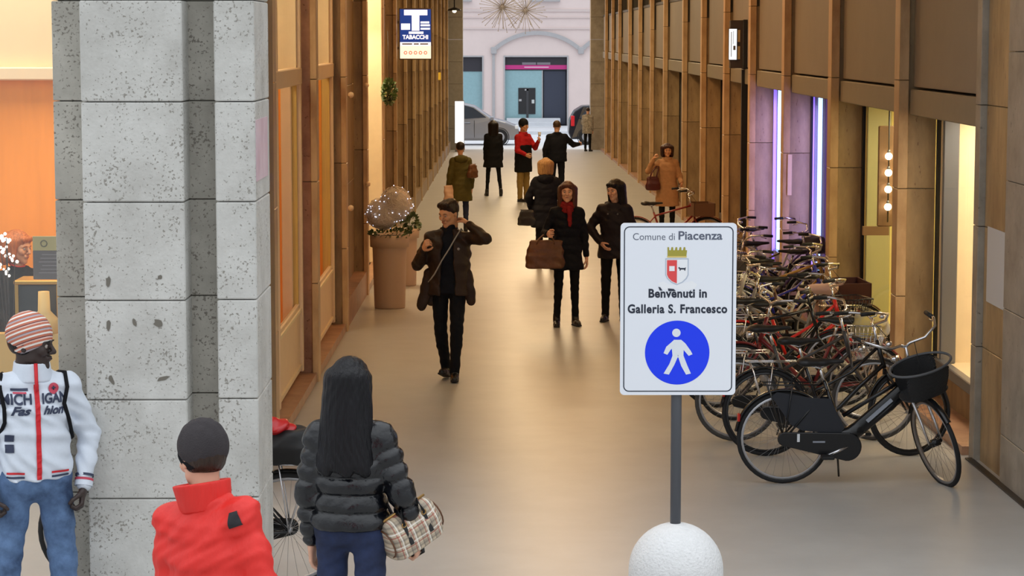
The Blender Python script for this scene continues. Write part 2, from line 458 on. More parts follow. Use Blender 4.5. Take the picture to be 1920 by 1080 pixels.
# plinths (stone steps along both walls, under the shop fronts)
for i in range(len(ys) - 1):
    strip_floor('plinth_stone', XR + 0.03, XR + 0.36, ys[i] + .28, ys[i+1] - .005, M_mar2, wall_right, dz=0.07, th=0.2)
    strip_floor('threshold', XR + 0.36, 5.6, ys[i] + .28, ys[i+1] - .005, M_mar3, wall_right, dz=0.22, th=0.4)
ysl = YL + [84.6]
for i in range(len(ysl) - 1):
    strip_floor('plinth_stone', XL - 0.19, XL - 0.02, ysl[i] + .28, ysl[i+1] - .005, M_mar2 if i < 4 else M_mar3, wall_left, dz=0.09 if i in (0, 1, 3) else 0.32, th=0.4)

# ------------------------------------------------------------------ right shop fronts
def emis(name, col, st): return mat(name, col, 0.5, emit=st)
def shop_right(n, y0, y1, wallmat, frame_mat, light=None, extra=None, name=None, wcol=None, frame_w=0.10, x_wall=0.12):
    wd = empty('window_%d' % n, (0, 0, 0), kind='structure')
    yc = (y0 + y1) / 2; g = gz(yc); X0 = XR + 0.36
    box('glass_pane', X0, X0 + 0.012, y0 + .30, y1 - .03, g + 0.42, 2.42, M_glass, wd)
    box('window_sill', X0 - 0.03, X0 + 0.05, y0 + .28, y1 - .01, g + 0.30, g + 0.40, M_frame, wd, 0.008)
    box('kick_plate', X0 - 0.01, X0 + 0.03, y0 + .28, y1 - .01, g + 0.06, g + 0.30, M_mar3, wd)
    box('window_frame', X0 - 0.015, X0 + 0.03, y1 - 0.06, y1 - 0.005, g + 0.1, 2.43, M_black, wd)
    box('window_frame', X0 - 0.015, X0 + 0.03, y0 + .27, y0 + .32, g + 0.1, 2.43, M_black, wd)
    # display box behind the glass: floor, end wall that faces down the gallery, back wall
    box('display_floor', X0 + .05, 5.5, y0 + .3, y1 - .02, g + 0.28, g + 0.36, wallmat, wd)
    box('jamb', X0 + 0.0, X0 + 0.04 + frame_w, y1 - 0.30, y1 - 0.25, g + .36, 2.43, frame_mat, wd, 0.008)
    box('display_end_wall', X0 + 0.0, 5.55, y1 - 0.22, y1 - 0.16, g + 0.36, 2.43, wallmat, wd)
    box('display_back_wall', 5.0, 5.05, y0 + .2, y1 - .2, g + 0.3, 2.43, wallmat, wd)
    if light: area(((X0 + 5.0) / 2, yc, 2.38), 0.5, 2.5, light, wcol or (1, .78, .5), name='shop_light')
    return wd
W1 = shop_right(1, 17.9, YR[0], M_creamw, M_frame, light=55, wcol=(1, .88, .66))
M_ygreen = mat('yellow_green_display_wall', (226, 212, 140), 0.6, var=0.03)
W2 = shop_right(2, YR[0], YR[1], M_ygreen, mat('pale_green_frame', (176, 172, 128), 0.5), light=55, wcol=(1, .88, .55), frame_w=0.22, x_wall=0.24)
M_lil = mat('lilac_display_wall', (176, 150, 176), 0.6, var=0.03)
W3 = shop_right(3, YR[1], YR[2], M_lil, M_frame, light=5, wcol=(.7, .55, 1))
W4 = shop_right(4, YR[2], YR[3], M_lil, M_frame, light=5, wcol=(.7, .55, 1))
M_gold = mat('gold_stone_end', (190, 148, 92), 0.5, var=0.1)
for i in range(4, len(YR)):
    shop_right(i + 1, YR[i-1], YR[i], [M_gold, M_gold, M_mar3, mat('grey_green_glassy', (120, 118, 104), 0.3)][i % 4], M_frame if i % 2 else M_gold, light=6 if i < 8 else 3)
shop_right(len(YR) + 1, YR[-1], 84.3, M_gold, M_frame)
# neon strips of windows 3 and 4: a bright tube on a lit violet reflector
for n, px, wn in ((3, 1537, W3), (4, 1461, W4)):
    y1 = YR[n-2 + 1] - 0.30
    c = at(px, 300, y1); g = gz(y1)
    box('light_housing', c.x - 0.085, c.x + 0.075, y1 + .02, y1 + .05, g + 0.2, 2.43, mat('violet_reflector', (140, 112, 232), 0.4, emit=0.75), wn)
    MB().tube([(c.x, y1, g + .25), (c.x, y1, 2.41)], 0.028, 10).build('neon_tube', mat('blue_white_neon', (150, 190, 255), 0.3, emit=3.2), wn)
    l = area((c.x - .1, y1 - .15, 1.1), 0.1, 2.2, 9, (.45, .40, 1.0), rot=(PI/2, 0, 0), name='neon_light')
# hanging column of globe bulbs in window 2
Yb = YR[1] - 1.2
hl = empty('bulb_column', at(1668, 200, Yb), 0, 'vertical row of glowing round bulbs on dark board in yellow shop window', 'lamp')
hx, hz = hl.location.x, hl.location.z
MB().box(-.10, .06, .05, .09, -1.25, -.20, .01).build('back_board', mat('brown_board', (120, 90, 62), 0.6), hl)
MB().tube([(0, 0, 2.43 - hz), (0, 0, -1.2)], 0.008, 6).build('cord', M_black, hl)
for k, py in enumerate((293, 324, 355, 388)):
    z = at(1668, py, Yb).z - hz
    MB().sphere((0, 0, z), 0.038, 14, 10).build('bulb', mat('warm_bulb', (255, 232, 190), 0.3, emit=9), hl)
    MB().lathe([(0.001, z + .068), (.016, z + .066), (.018, z + .034), (.001, z + .03)], 10).build('bulb_socket', M_frame, hl)
box('display_shelf', -.25, .02, .02, .1, -1.34, -1.25, mat('brown_board', (120, 90, 62)), hl)

# right end pillar (street end) and the near right piers
o = empty('wall_far', kind='structure')
for side, (pa, pb) in ((1, (1107, 1127)), (-1, (845, 868))):
    y = Yend; xa, xb = at(pa, 200, y).x, at(pb, 200, y).x
    if side > 0: xb += .5
    else: xa -= .5
    z = gz(y) - .02
    while z < ZC + 1:
        box('stone_block', xa, xb, y, y + 0.8, z, z + 0.795, M_gry if side > 0 else mat('plain_grey_stone', (140, 136, 128), 0.6, var=.1), o, 0.006); z += 0.8  # left end pillar is of plain grey stone
near = empty('wall_near_right', kind='structure')
def courses(name, x0, x1, y0, y1, m, parent, z0, z1, h, off=0.0, gap=0.005, bev=0.004):
    z = z0 + off
    if off > 0.02: box(name, x0, x1, y0, y1, z0, z - gap, m, parent, bev)
    while z < z1:
        box(name, x0, x1, y0, y1, z, min(z + h - gap, z1), m, parent, bev); z += h
courses('stone_slab', XR + 0.12, XR + 0.5, 17.0, 17.93, M_mar, near, gz(17) - .05, ZC, 0.93)
courses('stone_slab', XR + 0.07, XR + 0.5, 17.94, 18.12, M_gry, near, gz(17) - .05, ZC, 0.93)
courses('stone_slab', XR + 0.07, XR + 1.6, 13.4, 16.98, M_gry, near, gz(15) - .06, ZC, 0.93, 0.4)
box('mortar_core', XR + 0.14, XR + 1.2, 13.5, 18.0, gz(15), ZC, M_joint, near)
strip_floor('dark_edge_strip', XR + 0.02, XR + 0.075, 13.4, 18.0, M_black, near, dz=0.012, th=0.05)  # thin black strip along the foot of the near right pillar
# paper notices
p0, p1 = at(1858, 470, 17.75), at(1889, 500, 17.1)
pn = MB().box(0, .004, p1.y - .02, 17.8, at(1858, 566, 17.75).z, at(1858, 425, 17.75).z).build('notice', mat('white_paper', (206, 206, 208), 0.7))
pn.location.x = XR + 0.115
tag(pn, 'blank white paper notice taped to the near right stone pillar', 'notice')

# ------------------------------------------------------------------ left shop fronts
def shop_left(n, y0, y1, kind):
    wd = empty('window_%d' % n, (0, 0, 0), kind='structure')
    yc = (y0 + y1) / 2; g = gz(yc); X0 = XL - 0.19
    if kind == 'lit':
        a, b = y0 + .30, y1 - .02
        box('glass_pane', X0 - .012, X0, a, b, g + 0.75, 4.6, M_glass, wd)
        for yy in (a, a + (b - a) * .38, b - .09): box('window_frame', X0 - .03, X0 + .05, yy, yy + .09, g + 0.09, 4.6, M_cream, wd, 0.008)
        box('window_transom', X0 - .03, X0 + .055, a, b, 2.62, 2.78, M_cream, wd, 0.01)
        box('kick_panel', X0 - .02, X0 + .02, a, b, g + 0.09, g + 0.75, M_cream, wd, 0.008)
        for zz in (g + .14, g + .68): box('panel_moulding', X0 + .02, X0 + .04, a + .1, b - .1, zz, zz + .03, M_creamw, wd)
        if n == 21:
            box('display_end_wall', -3.3, -2.078, y1 - .16, y1 - .1, g + .1, 2.66, M_wood, wd)
            box('end_jamb', -2.078, -1.977, y1 - .2, y1 - .1, g + .1, 2.66, M_cream, wd, .008)
        else: box('display_end_wall', -3.3, -2.02, y1 - .16, y1 - .1, g + .1, 2.66, M_wood, wd)
        box('end_panel', -1.977 if n == 21 else -2.02, X0 + .01, y1 - .15, y1 - .1, g + .1, 2.66, M_yel, wd)
        box('upper_curtain', -3.3, X0 + .01, y1 - .15, y1 - .1, 2.72, 4.7, M_creamw, wd)
        box('display_back_wall', -3.35, -3.3, y0 + .1, y1 - .1, g, 4.7, M_yel, wd)
        box('display_ceiling', -3.35, X0 - .02, y0 + .1, y1 - .1, 4.6, 4.66, M_creamw, wd)
        box('display_floor', -3.35, X0 - .02, y0 + .1, y1 - .1, g + .04, g + .1, M_wood, wd)
        area((-2.7, yc, 4.5), .6, 2.4, 46, (1, .84, .56), name='shop_light')
    elif kind == 'door':
        a, b = y0 + .30, y1 - .02
        box('door_leaf', X0 - .04, X0 + .0, a + .9, b, g + .1, 4.6, M_glass, wd)
        box('door_frame', X0 - .04, X0 + .05, a + .8, a + .9, g + .08, 4.6, M_black, wd, .008)
        box('display_end_wall', -3.3, X0 + .17, y1 - .10, y1 - .02, g + .05, 4.8, M_creamw, wd, .01)
        box('display_back_wall', -3.35, -3.3, y0 + .1, y1 - .1, g, 4.7, M_creamw, wd)
        area((-2.3, y1 - 1.4, 4.6), .8, 1.6, 110, (1, .80, .52), name='shop_light')
        area((-1.95, y1 - 1.2, 3.2), .2, 1.6, 14, (1, .80, .52), name='shop_light')
    else:
        m = M_mar3 if kind == 'dark' else M_mar
        z = g + .3
        while z < 4.9:
            box('stone_panel', X0 - .05, X0 + .02, y0 + .3, yc + .1, z, z + 1.24, m, wd, .004)
            box('stone_panel', X0 - .05, X0 + .01, yc + .105, y1 - .01, z, z + 1.24, m if (n % 2) else M_mar3, wd, .004); z += 1.245
    return wd
kinds = ['lit', 'lit', 'dark', 'door', 'dark', 'mid', 'dark', 'mid', 'dark', 'mid', 'mid', 'dark', 'mid', 'mid', 'mid']
for i in range(len(ysl) - 1): shop_left(21 + i, ysl[i], ysl[i+1], kinds[i])
box('stone_pilaster', XL - 0.17, XL - .0, 17.4, 18.19, gz(18) - .1, ZC, M_mar3, wall_left, .004)

# ------------------------------------------------------------------ front left pillar, course by course
pil = empty('wall_pillar', kind='structure')
zj = [at(250, p, 12).z for p in (1119, 933, 748, 562, 378, 190)]
h = (zj[-1] - zj[0]) / 5
zs = [zj[0] - h * k for k in (2, 1)] + zj + [zj[-1] + h * k for k in (1, 2, 3, 4, 5)]
xs = dict(a=-2.305, b=-2.133, c=-1.612, d=-1.456, e=-1.25)
for z0, z1 in zip(zs[:-1], zs[1:]):
    g_ = .005
    box('stone_slab', xs['a'], xs['b'], 12.16, 12.8, z0, z1 - g_, M_trav2, pil, .004)
    box('stone_slab', xs['b'] + .003, xs['c'], 11.98, 12.78, z0, z1 - g_, M_trav, pil, .006)
    box('stone_slab', xs['c'] - .01, xs['d'], 12.22, 12.78, z0, z1 - g_, M_trav2, pil, .004)
    box('stone_slab', xs['d'], xs['e'], 12.02, 12.75, z0, z1 - g_, M_trav, pil, .006)
box('mortar_core', xs['a'] + .02, xs['e'] - .015, 12.24, 12.7, -.4, ZC + .4, M_joint, pil)
# stains on the main slab
M_stain = mat('dark_stone_scar', (118, 113, 104), 0.9)
for (px, py, sx, sy, a) in ((203, 610, .012, .028, .1), (252, 604, .010, .022, -.2), (297, 606, .026, .020, .3), (209, 712, .012, .030, -.5), (305, 710, .034, .011, -.3), (203, 528, .013, .026, 0), (300, 520, .015, .012, 0)):
    c = at(px, py, 11.978)
    pts = [(sx * (0.7 + .5 * rnd.random()) * math.cos(t), sy * (0.7 + .5 * rnd.random()) * math.sin(t)) for t in [k * PI / 5 for k in range(10)]]
    o = MB().prism(pts, -.0012, .002).build('stone_scar', M_stain, pil); o.location = c; o.rotation_euler = (0, a, 0)
pz0, pz1 = at(490, 335, 12.3).z, at(490, 222, 12.3).z
po = box('poster', xs['e'] + .0, xs['e'] + .004, 12.04, 12.62, pz0, pz1, mat('pink_poster_paper', (214, 180, 190), 0.6, col2=(222, 200, 206), var=.08, vs=5))
tag(po, 'faded pink poster stuck on the side of the big stone pillar', 'poster')

# ------------------------------------------------------------------ corner shop left of the pillar
sh = empty('wall_corner_shop', kind='structure')
Ys = 16.5; gS = gz(Ys)
box('shop_plinth', -9, -1.9, Ys - .05, Ys + .1, gS, gS + .12, M_gry, sh)
box('side_wall', -2.06, -1.94, Ys, 18.15, gS - .1, ZC, M_mar3, sh)
box('shop_floor', -9, -2.06, Ys + .1, 18.4, gS + .02, gS + .1, M_wood, sh)
zt = at(40, 150, 18.3).z
for k in range(9):
    box('wood_panel', -8.5 + k * .75, -8.5 + k * .75 + .744, 18.3, 18.36, gS, zt, M_wood, sh, .003)
box('pelmet', -9, -2.06, 18.2, 18.3, zt, zt + .10, mat('cream_pelmet', (250, 232, 200), .5), sh, .01)
box('upper_wall', -9, -2.06, 18.3, 18.4, zt, ZC, mat('cream_plaster', (240, 222, 186), .7), sh)
box('inner_wall', -2.12, -2.06, Ys + .1, 18.3, gS, ZC, M_creamw, sh)
box('far_side_wall', -9.1, -9, Ys, 18.4, gS, ZC, M_creamw, sh)
wn = empty('window_41', kind='structure')
box('glass_pane', -9, -2.1, Ys, Ys + .012, gS + .12, 4.6, M_glass, wn)
box('window_frame', -9, -2.1, Ys - .03, Ys + .05, gS + .10, gS + .20, M_frame, wn, .006)
area((-4.2, 17.5, 4.9), 2.6, 1.0, 88, (1, .86, .66), name='shop_light')
area((-3.2, 17.2, 2.6), .8, .5, 14, (1, .84, .6), name='shop_light')
# counter with gilt edges, dark front and golden ornament
def PX(px, py, Y): return at(px, py, Y)
cn = empty('display_counter', (PX(75, 600, 16.9).x, 16.9, gS + .1), 0, 'dark display counter with gilt edges inside the orange shop', 'counter')
ct = PX(75, 533, 16.9).z - cn.location.z; xl = PX(33, 560, 16.9).x - cn.location.x
dk = mat('blue_black_glass', (40, 46, 52), .2); gl = mat('gilt_metal', (196, 160, 84), .35, metal=.6)
MB().box(xl, .75, -.02, .28, 0, ct, .01).build('counter_body', dk, cn)
MB().box(xl - .02, .77, -.04, .30, ct, ct + .03, .006).build('counter_top', gl, cn)
for x in (xl, xl + .30): MB().box(x - .012, x + .012, -.035, -.018, 0, ct).build('gilt_edge', gl, cn)
bo = empty('gold_ornament', (PX(77, 600, 16.6).x, 16.72, 0), 0, 'pale gold bottle shaped ornament in front of the dark counter', 'ornament')
bo.location.z = PX(77, 625, 16.7).z
MB().lathe([(.001, 0), (.10, 0), (.10, .10), (.045, .16), (.04, .30), (.001, .30)], 20).build('bottle_body', mat('pale_gold', (226, 190, 120), .4), bo)
st = box('display_stand', -.35, .2, -.06, .06, -1.0, 0, mat('pale_gold_lacquer', (214, 176, 104), .4)); st.parent = bo
bd = empty('menu_board', (PX(84, 480, 16.62).x, 16.62, PX(84, 524, 16.62).z), 0, 'grey board with pale olive header propped behind the shop glass', 'sign board')
hb = PX(84, 443, 16.62).z - bd.location.z; hm = PX(84, 470, 16.62).z - bd.location.z
MB().box(-.085, .14, 0, .012, 0, hm, .002).build('board', mat('slate_board', (96, 92, 92), .6), bd)
MB().box(-.085, .14, 0, .012, hm, hb, .002).build('header', mat('olive_header', (172, 164, 116), .6), bd)
MB().tube([(-.005 + .022 * math.cos(t), -.002, (hm + hb)/2 + .022 * math.sin(t)) for t in [k * PI / 8 for k in range(16)]], .004, 6, closed=True).build('ring_emblem', mat('dark_olive', (100, 100, 80)), bd)
for k in range(6):
    MB().box(-.02 - .012 * (k % 3), .12, -.0015, 0, hm - .03 - k * .026, hm - .026 - k * .026).build('printed_line', mat('pale_print', (150, 148, 150)), bd)
fl = empty('twinkle_branch', (PX(18, 520, 16.72).x, 16.72, gS + .1), 0, 'white lit blossom branch inside the orange shop by the woman', 'decoration')
fm = MB(); tw = MB()
base = Vector((0, 0, 0)); topz = PX(18, 440, 16.72).z - fl.location.z
for k in range(7):
    e = Vector((rnd.uniform(-.07, .07), rnd.uniform(-.06, .06), topz - .02 - .035 * k * 1.2)); tw.tube([(0, 0, 0), (e.x * .3, e.y * .3, e.z * .6), e], .003, 5)
    for q in range(5): fm.sphere(e + Vector((rnd.uniform(-.035, .035), rnd.uniform(-.02, .02), rnd.uniform(-.03, .03))), rnd.uniform(.008, .014), 8, 5)
tw.build('branch', M_black, fl)
tag(fm.build('blossom', mat('white_blossom_lights', (255, 250, 240), .4, emit=1.6), fl), kind='stuff')

# ------------------------------------------------------------------ across the street
fac = empty('wall_street_facade', kind='structure')
YF = 114.0
M_pink = mat('pale_pink_render', (226, 208, 204), .8, var=.03, vs=1.2)
M_trim = mat('grey_stone_trim', (176, 174, 176), .7, var=.05)
def fx(px): return at(px, 150, YF).x
def fz(py): return at(960, py, YF).z
gF = gz(YF)
op = [(fx(947), fx(1063), fz(243), fz(107)), (fx(840), fx(904), fz(206), fz(107))]
# wall built around the two openings
for (a, b, c, d) in ((fx(600), fx(840), gF, 12), (fx(904), fx(947), gF, fz(107)), (fx(1063), fx(1320), gF, fz(107)), (fx(840), fx(1320), fz(107), 12), (fx(840), fx(904), gF, fz(206)), (fx(947), fx(1063), gF - .5, fz(243))):
    box('render_wall', a, b, YF, YF + .4, c, d, M_pink, fac)
for n, (a, b, c, d) in enumerate(op):
    wd = empty('window_%d' % (51 + n), kind='structure')
    t = .07
    for q in ((a - t, a, c, d + t), (b, b + t, c, d + t), (a, b, d, d + t)): box('stone_surround', q[0], q[1], YF - .05, YF + .1, q[2], q[3], M_trim, wd)
    box('back_panel', a, b, YF + .3, YF + .34, c, d, mat('navy_cladding', (44, 50, 66), .5), wd)
    box('fascia_sign', a, b, YF + .12, YF + .3, fz(134 if n else 132), d, mat('near_black_fascia', (48, 46, 54), .5), wd)
    if n == 0:
        box('magenta_band', a, b, YF + .09, YF + .13, fz(130), fz(122), mat('magenta_band', (196, 50, 130), .5), wd)
        xg = fx(1016)
        box('pale_glass', a, xg, YF + .15, YF + .18, fz(232), fz(132), mat('pale_teal_glass', (146, 182, 190), .25, var=.05), wd)
        box('glass_frame', xg, xg + .05, YF + .13, YF + .2, fz(232), fz(132), M_trim, wd)
        box('black_poster', fx(972), fx(1004), YF + .11, YF + .14, fz(214), fz(165), mat('black_poster', (34, 34, 38), .4), wd)
        box('poster_mark', fx(984), fx(991), YF + .10, YF + .11, fz(170), fz(167), M_trim, wd)
        box('poster_mark', fx(973), fx(978), YF + .10, YF + .11, fz(190), fz(186), M_trim, wd)
        box('poster_mark', fx(997), fx(1002), YF + .10, YF + .11, fz(194), fz(187), mat('pale_mark', (200, 205, 205)), wd)
        box('poster_stem', fx(987), fx(991), YF + .10, YF + .12, fz(232), fz(165), mat('dark_grey_stem', (60, 60, 64)), wd)
        box('illegible_lettering', fx(979), fx(1005), YF + .10, YF + .13, fz(121.5), fz(117), mat('grey_print', (128, 124, 132)), wd); box('illegible_lettering', fx(1007), fx(1032), YF + .10, YF + .13, fz(121.5), fz(117), mat('grey_print', (128, 124, 132)), wd)
        box('illegible_lettering', fx(983), fx(1029), YF + .08, YF + .1, fz(127), fz(125), mat('pale_pink_print', (232, 190, 214)), wd)
        box('door_panel', xg + .1, b - .06, YF + .2, YF + .28, gF + .2, fz(133), mat('navy_door', (52, 58, 76), .5, var=.08, vs=20), wd)
    else:
        box('pale_glass', a, b, YF + .15, YF + .18, c, fz(132), mat('pale_teal_glass', (146, 182, 190), .25), wd)
# arch mouldings
def arch(x0, x1, zb, rise, wdt):
    n = 26; W_ = (x1 - x0) / 2; cxx = (x0 + x1) / 2; rr = (W_**2 + rise**2) / (2 * rise); a0 = math.asin(W_ / rr); cz = zb + rise - rr
    o_ = [(cxx + rr * math.sin(a), cz + rr * math.cos(a)) for a in [-a0 + 2 * a0 * k / n for k in range(n + 1)]]
    i_ = [(cxx + (rr - wdt) * math.sin(a), cz + (rr - wdt) * math.cos(a)) for a in [-a0 + 2 * a0 * k / n for k in range(n + 1)]]
    m = MB()
    for k in range(n): m.prism([o_[k], o_[k+1], i_[k+1], i_[k]], YF - .14, YF + .02)
    m.build('arch_moulding', M_trim, fac)
arch(fx(921), fx(1093), fz(93), fz(58) - fz(93), .19)
arch(fx(1086), fx(1240), fz(93), fz(58) - fz(93), .19)
for px in (926, 1089): box('corbel', fx(px) - .14, fx(px) + .14, YF - .18, YF + .02, fz(101), fz(88), M_trim, fac, .02)
box('pilaster_strip', fx(923), fx(928), YF - .08, YF + .02, gF, fz(100), M_trim, fac)
for p_, hh in ((55, .06), (22, .12), (34, .04)): box('string_course', fx(600), fx(1320), YF - .06, YF + .02, fz(p_), fz(p_) + hh, mat('pink_stone_course', (212, 196, 192), .8), fac)
for pa, pb in ((993, 1050), (860, 885)): box('upper_sill', fx(pa), fx(pb), YF - .2, YF + .02, fz(3), fz(0), M_trim, fac, .01)
for k in range(3): box('door_step', fx(950), fx(1050), YF - .4 - .35 * (3 - k), YF + .0, gF + .0, gF + .17 * (k + 1), M_street, fac, .01)
kb = strip_floor('kerb', -20, 20, 104, 113.9, M_street, None, dz=.14, th=.14); tag(kb, 'raised pale kerb pavement across the street', kind='structure')

# small fittings on the right wall
for px, ya, yb, Y, m_ in ((1481, 290, 366, YR[2] - .012, M_cream), (1398, 131, 432, 35.55, M_black)):
    a = at(px - (4 if m_ is M_cream else 7), ya, Y); b = at(px + (3 if m_ is M_cream else 7), yb, Y)
    box('wall_strip', a.x, b.x, Y - .01, Y + (.01 if m_ is M_cream else .08), b.z, a.z, m_, wall_right)
for px, py, Y in ((658, 178, 26.75), (687, 160, 31.05), (658, 390, 26.75), (690, 345, 31.05)):
    c = at(px, py, Y); MB().sphere((c.x, Y - .01, c.z), .035, 10, 6).build('wall_stud', M_cream, wall_left)
# ------------------------------------------------------------------ people (local frame: facing -Y, own left hand at +X)
def cloth(name, col, rough=0.75, **k): return mat('cloth_' + name, col, rough, spec=.22, var=k.pop('var', .12), vs=k.pop('vs', 9), bump=k.pop('bump', .25), bs=k.pop('bs', 120), **k)
def skin(name, col): return mat('skin_' + name, col, 0.5, var=.05, vs=20)
S_LIGHT = skin('light', (222, 170, 142)); S_DARK = skin('dark', (54, 40, 36)); S_WARM = skin('warm', (206, 150, 112))
def hairmat(name, col): return mat('hair_' + name, col, 0.34, spec=.28, var=.35, vs=60, stretch=(1, 1, .06), bump=.8, bs=90)
M_eye = mat('eye_white', (168, 158, 150), .35); M_iris = mat('dark_iris', (44, 30, 24), .2); M_lip = mat('lips', (164, 86, 80), .5)
M_sole = mat('rubber_sole', (30, 28, 28), .7)
def wob(f, ax=2, ph=0.0):
    """soft irregular cloth folds"""
    def fn(X, Y, Z):
        return np.sin(f*(X*.55 + Z*1.0) + 2.1*np.sin(f*.35*Y + f*.21*Z + ph)) * np.sin(f*.45*(X - Y*.8) + ph*1.7 + 1.3*np.sin(f*.4*Z))
    return fn
def hmat(pos, yaw=0, pitch=0, roll=0):
    return Matrix.Translation(pos) @ Matrix.Rotation(R(yaw), 4, 'Z') @ Matrix.Rotation(R(pitch), 4, 'X') @ Matrix.Rotation(R(roll), 4, 'Y')
def head_sdf(female=False, jaw=1.0):
    s = Sdf()
    s.ell((0, .018, .032), (.076, .096, .088), .0)
    s.limb((0, -.022, .005), (0, -.040, -.058), .066 * jaw, .046 * jaw, .03)
    s.limb((.034, -.02, -.06), (0, -.070, -.098), .030, .020, .02); s.limb((-.034, -.02, -.06), (0, -.070, -.098), .030, .020, .02)
    for q in (1, -1):
        s.limb((q*.012, -.086, .026), (q*.046, -.074, .022), .011, .010, .012)
        s.limb((q*.044, -.068, -.018), (q*.040, -.074, -.026), .020, .018, .02)
        s.ell((q*.078, .012, -.004), (.010, .018, .030), .008)
        s.p.append(('sub',) + Sdf().ell((q*.032, -.104, .006), (.017, .018, .012), .012).p[0][1:])
    s.limb((0, -.092, .012), (0, -.112, -.022), .008, .013, .010)
    s.limb((-.012, -.098, -.030), (.012, -.098, -.030), .008, .008, .008)
    s.limb((-.018, -.090, -.054), (.018, -.090, -.054), .009, .009, .008)
    s.limb((-.014, -.088, -.064), (.014, -.088, -.064), .008, .008, .008)
    s.limb((0, .020, -.05), (0, .024, -.12), .052 if not female else .046, .054 if not female else .047, .03)
    return s
def fingers(s, M, spec):
    """s: Sdf in hand frame. wrist at origin, fingers along -Z, palm faces -Y, thumb towards +X*side"""
    side, curl, spread = spec
    s.limb((-.02, 0, -.025), (-.022, 0, -.082), .017, .015, .012, n=(0, 1, 0), sq=1.25)
    s.limb((.0, 0, -.015), (.0, 0, -.085), .019, .016, .012, n=(0, 1, 0), sq=1.25)
    s.limb((.02, 0, -.022), (.022, 0, -.080), .018, .015, .012, n=(0, 1, 0), sq=1.25)
    s.limb((0, 0, .03), (0, 0, -.02), .025, .024, .015, n=(0, 1, 0), sq=1.2)
    for i, (x, L_) in enumerate(((.030, .072), (.010, .080), (-.011, .074), (-.031, .058))):
        x *= side; p = Vector((x, 0, -.084)); a = 0
        for j, fr in enumerate((.45, .31, .24)):
            a += R(curl * (.7, 1.0, .8)[j]); q = p + Vector((x * spread, -math.sin(a), -math.cos(a))) * L_ * fr
            s.limb(p, q, .0092 - j*.0009, .0086 - j*.0010, .003 if j else .006); p = q
    p = Vector((.028*side, -.004, -.022)); q = p + Vector((.022*side, -.014, -.026)); r_ = q + Vector((.006*side, -.016 - .01*curl/60, -.026)); t = r_ + Vector((-.006*side, -.012, -.016))
    s.limb(p, q, .014, .012, .012); s.limb(q, r_, .0115, .010, .004); s.limb(r_, t, .010, .0085, .003)
def frame_from(z_to, y_hint):
    """matrix whose -Z points along z_to and whose -Y points roughly along y_hint"""
    z = -Vector(z_to).normalized(); y = -Vector(y_hint); y = (y - z * y.dot(z)).normalized(); x = y.cross(z)
    return Matrix((x, y, z)).transposed()
def merge(parts, name, m, parent):
    V = np.concatenate([p[0] for p in parts]); off = 0; Fs = []
    for v, f in parts: Fs.append(f + off); off += len(v)
    me = raw_mesh(name, V, np.concatenate(Fs)); me.materials.append(m); return link(name, me, parent)
def tf(vf, M): return vf[0] @ np.array(M.to_3x3()).T + np.array(M.translation), vf[1]
D_ARM = ((.10, 0, -1), (.05, -.12, -1))
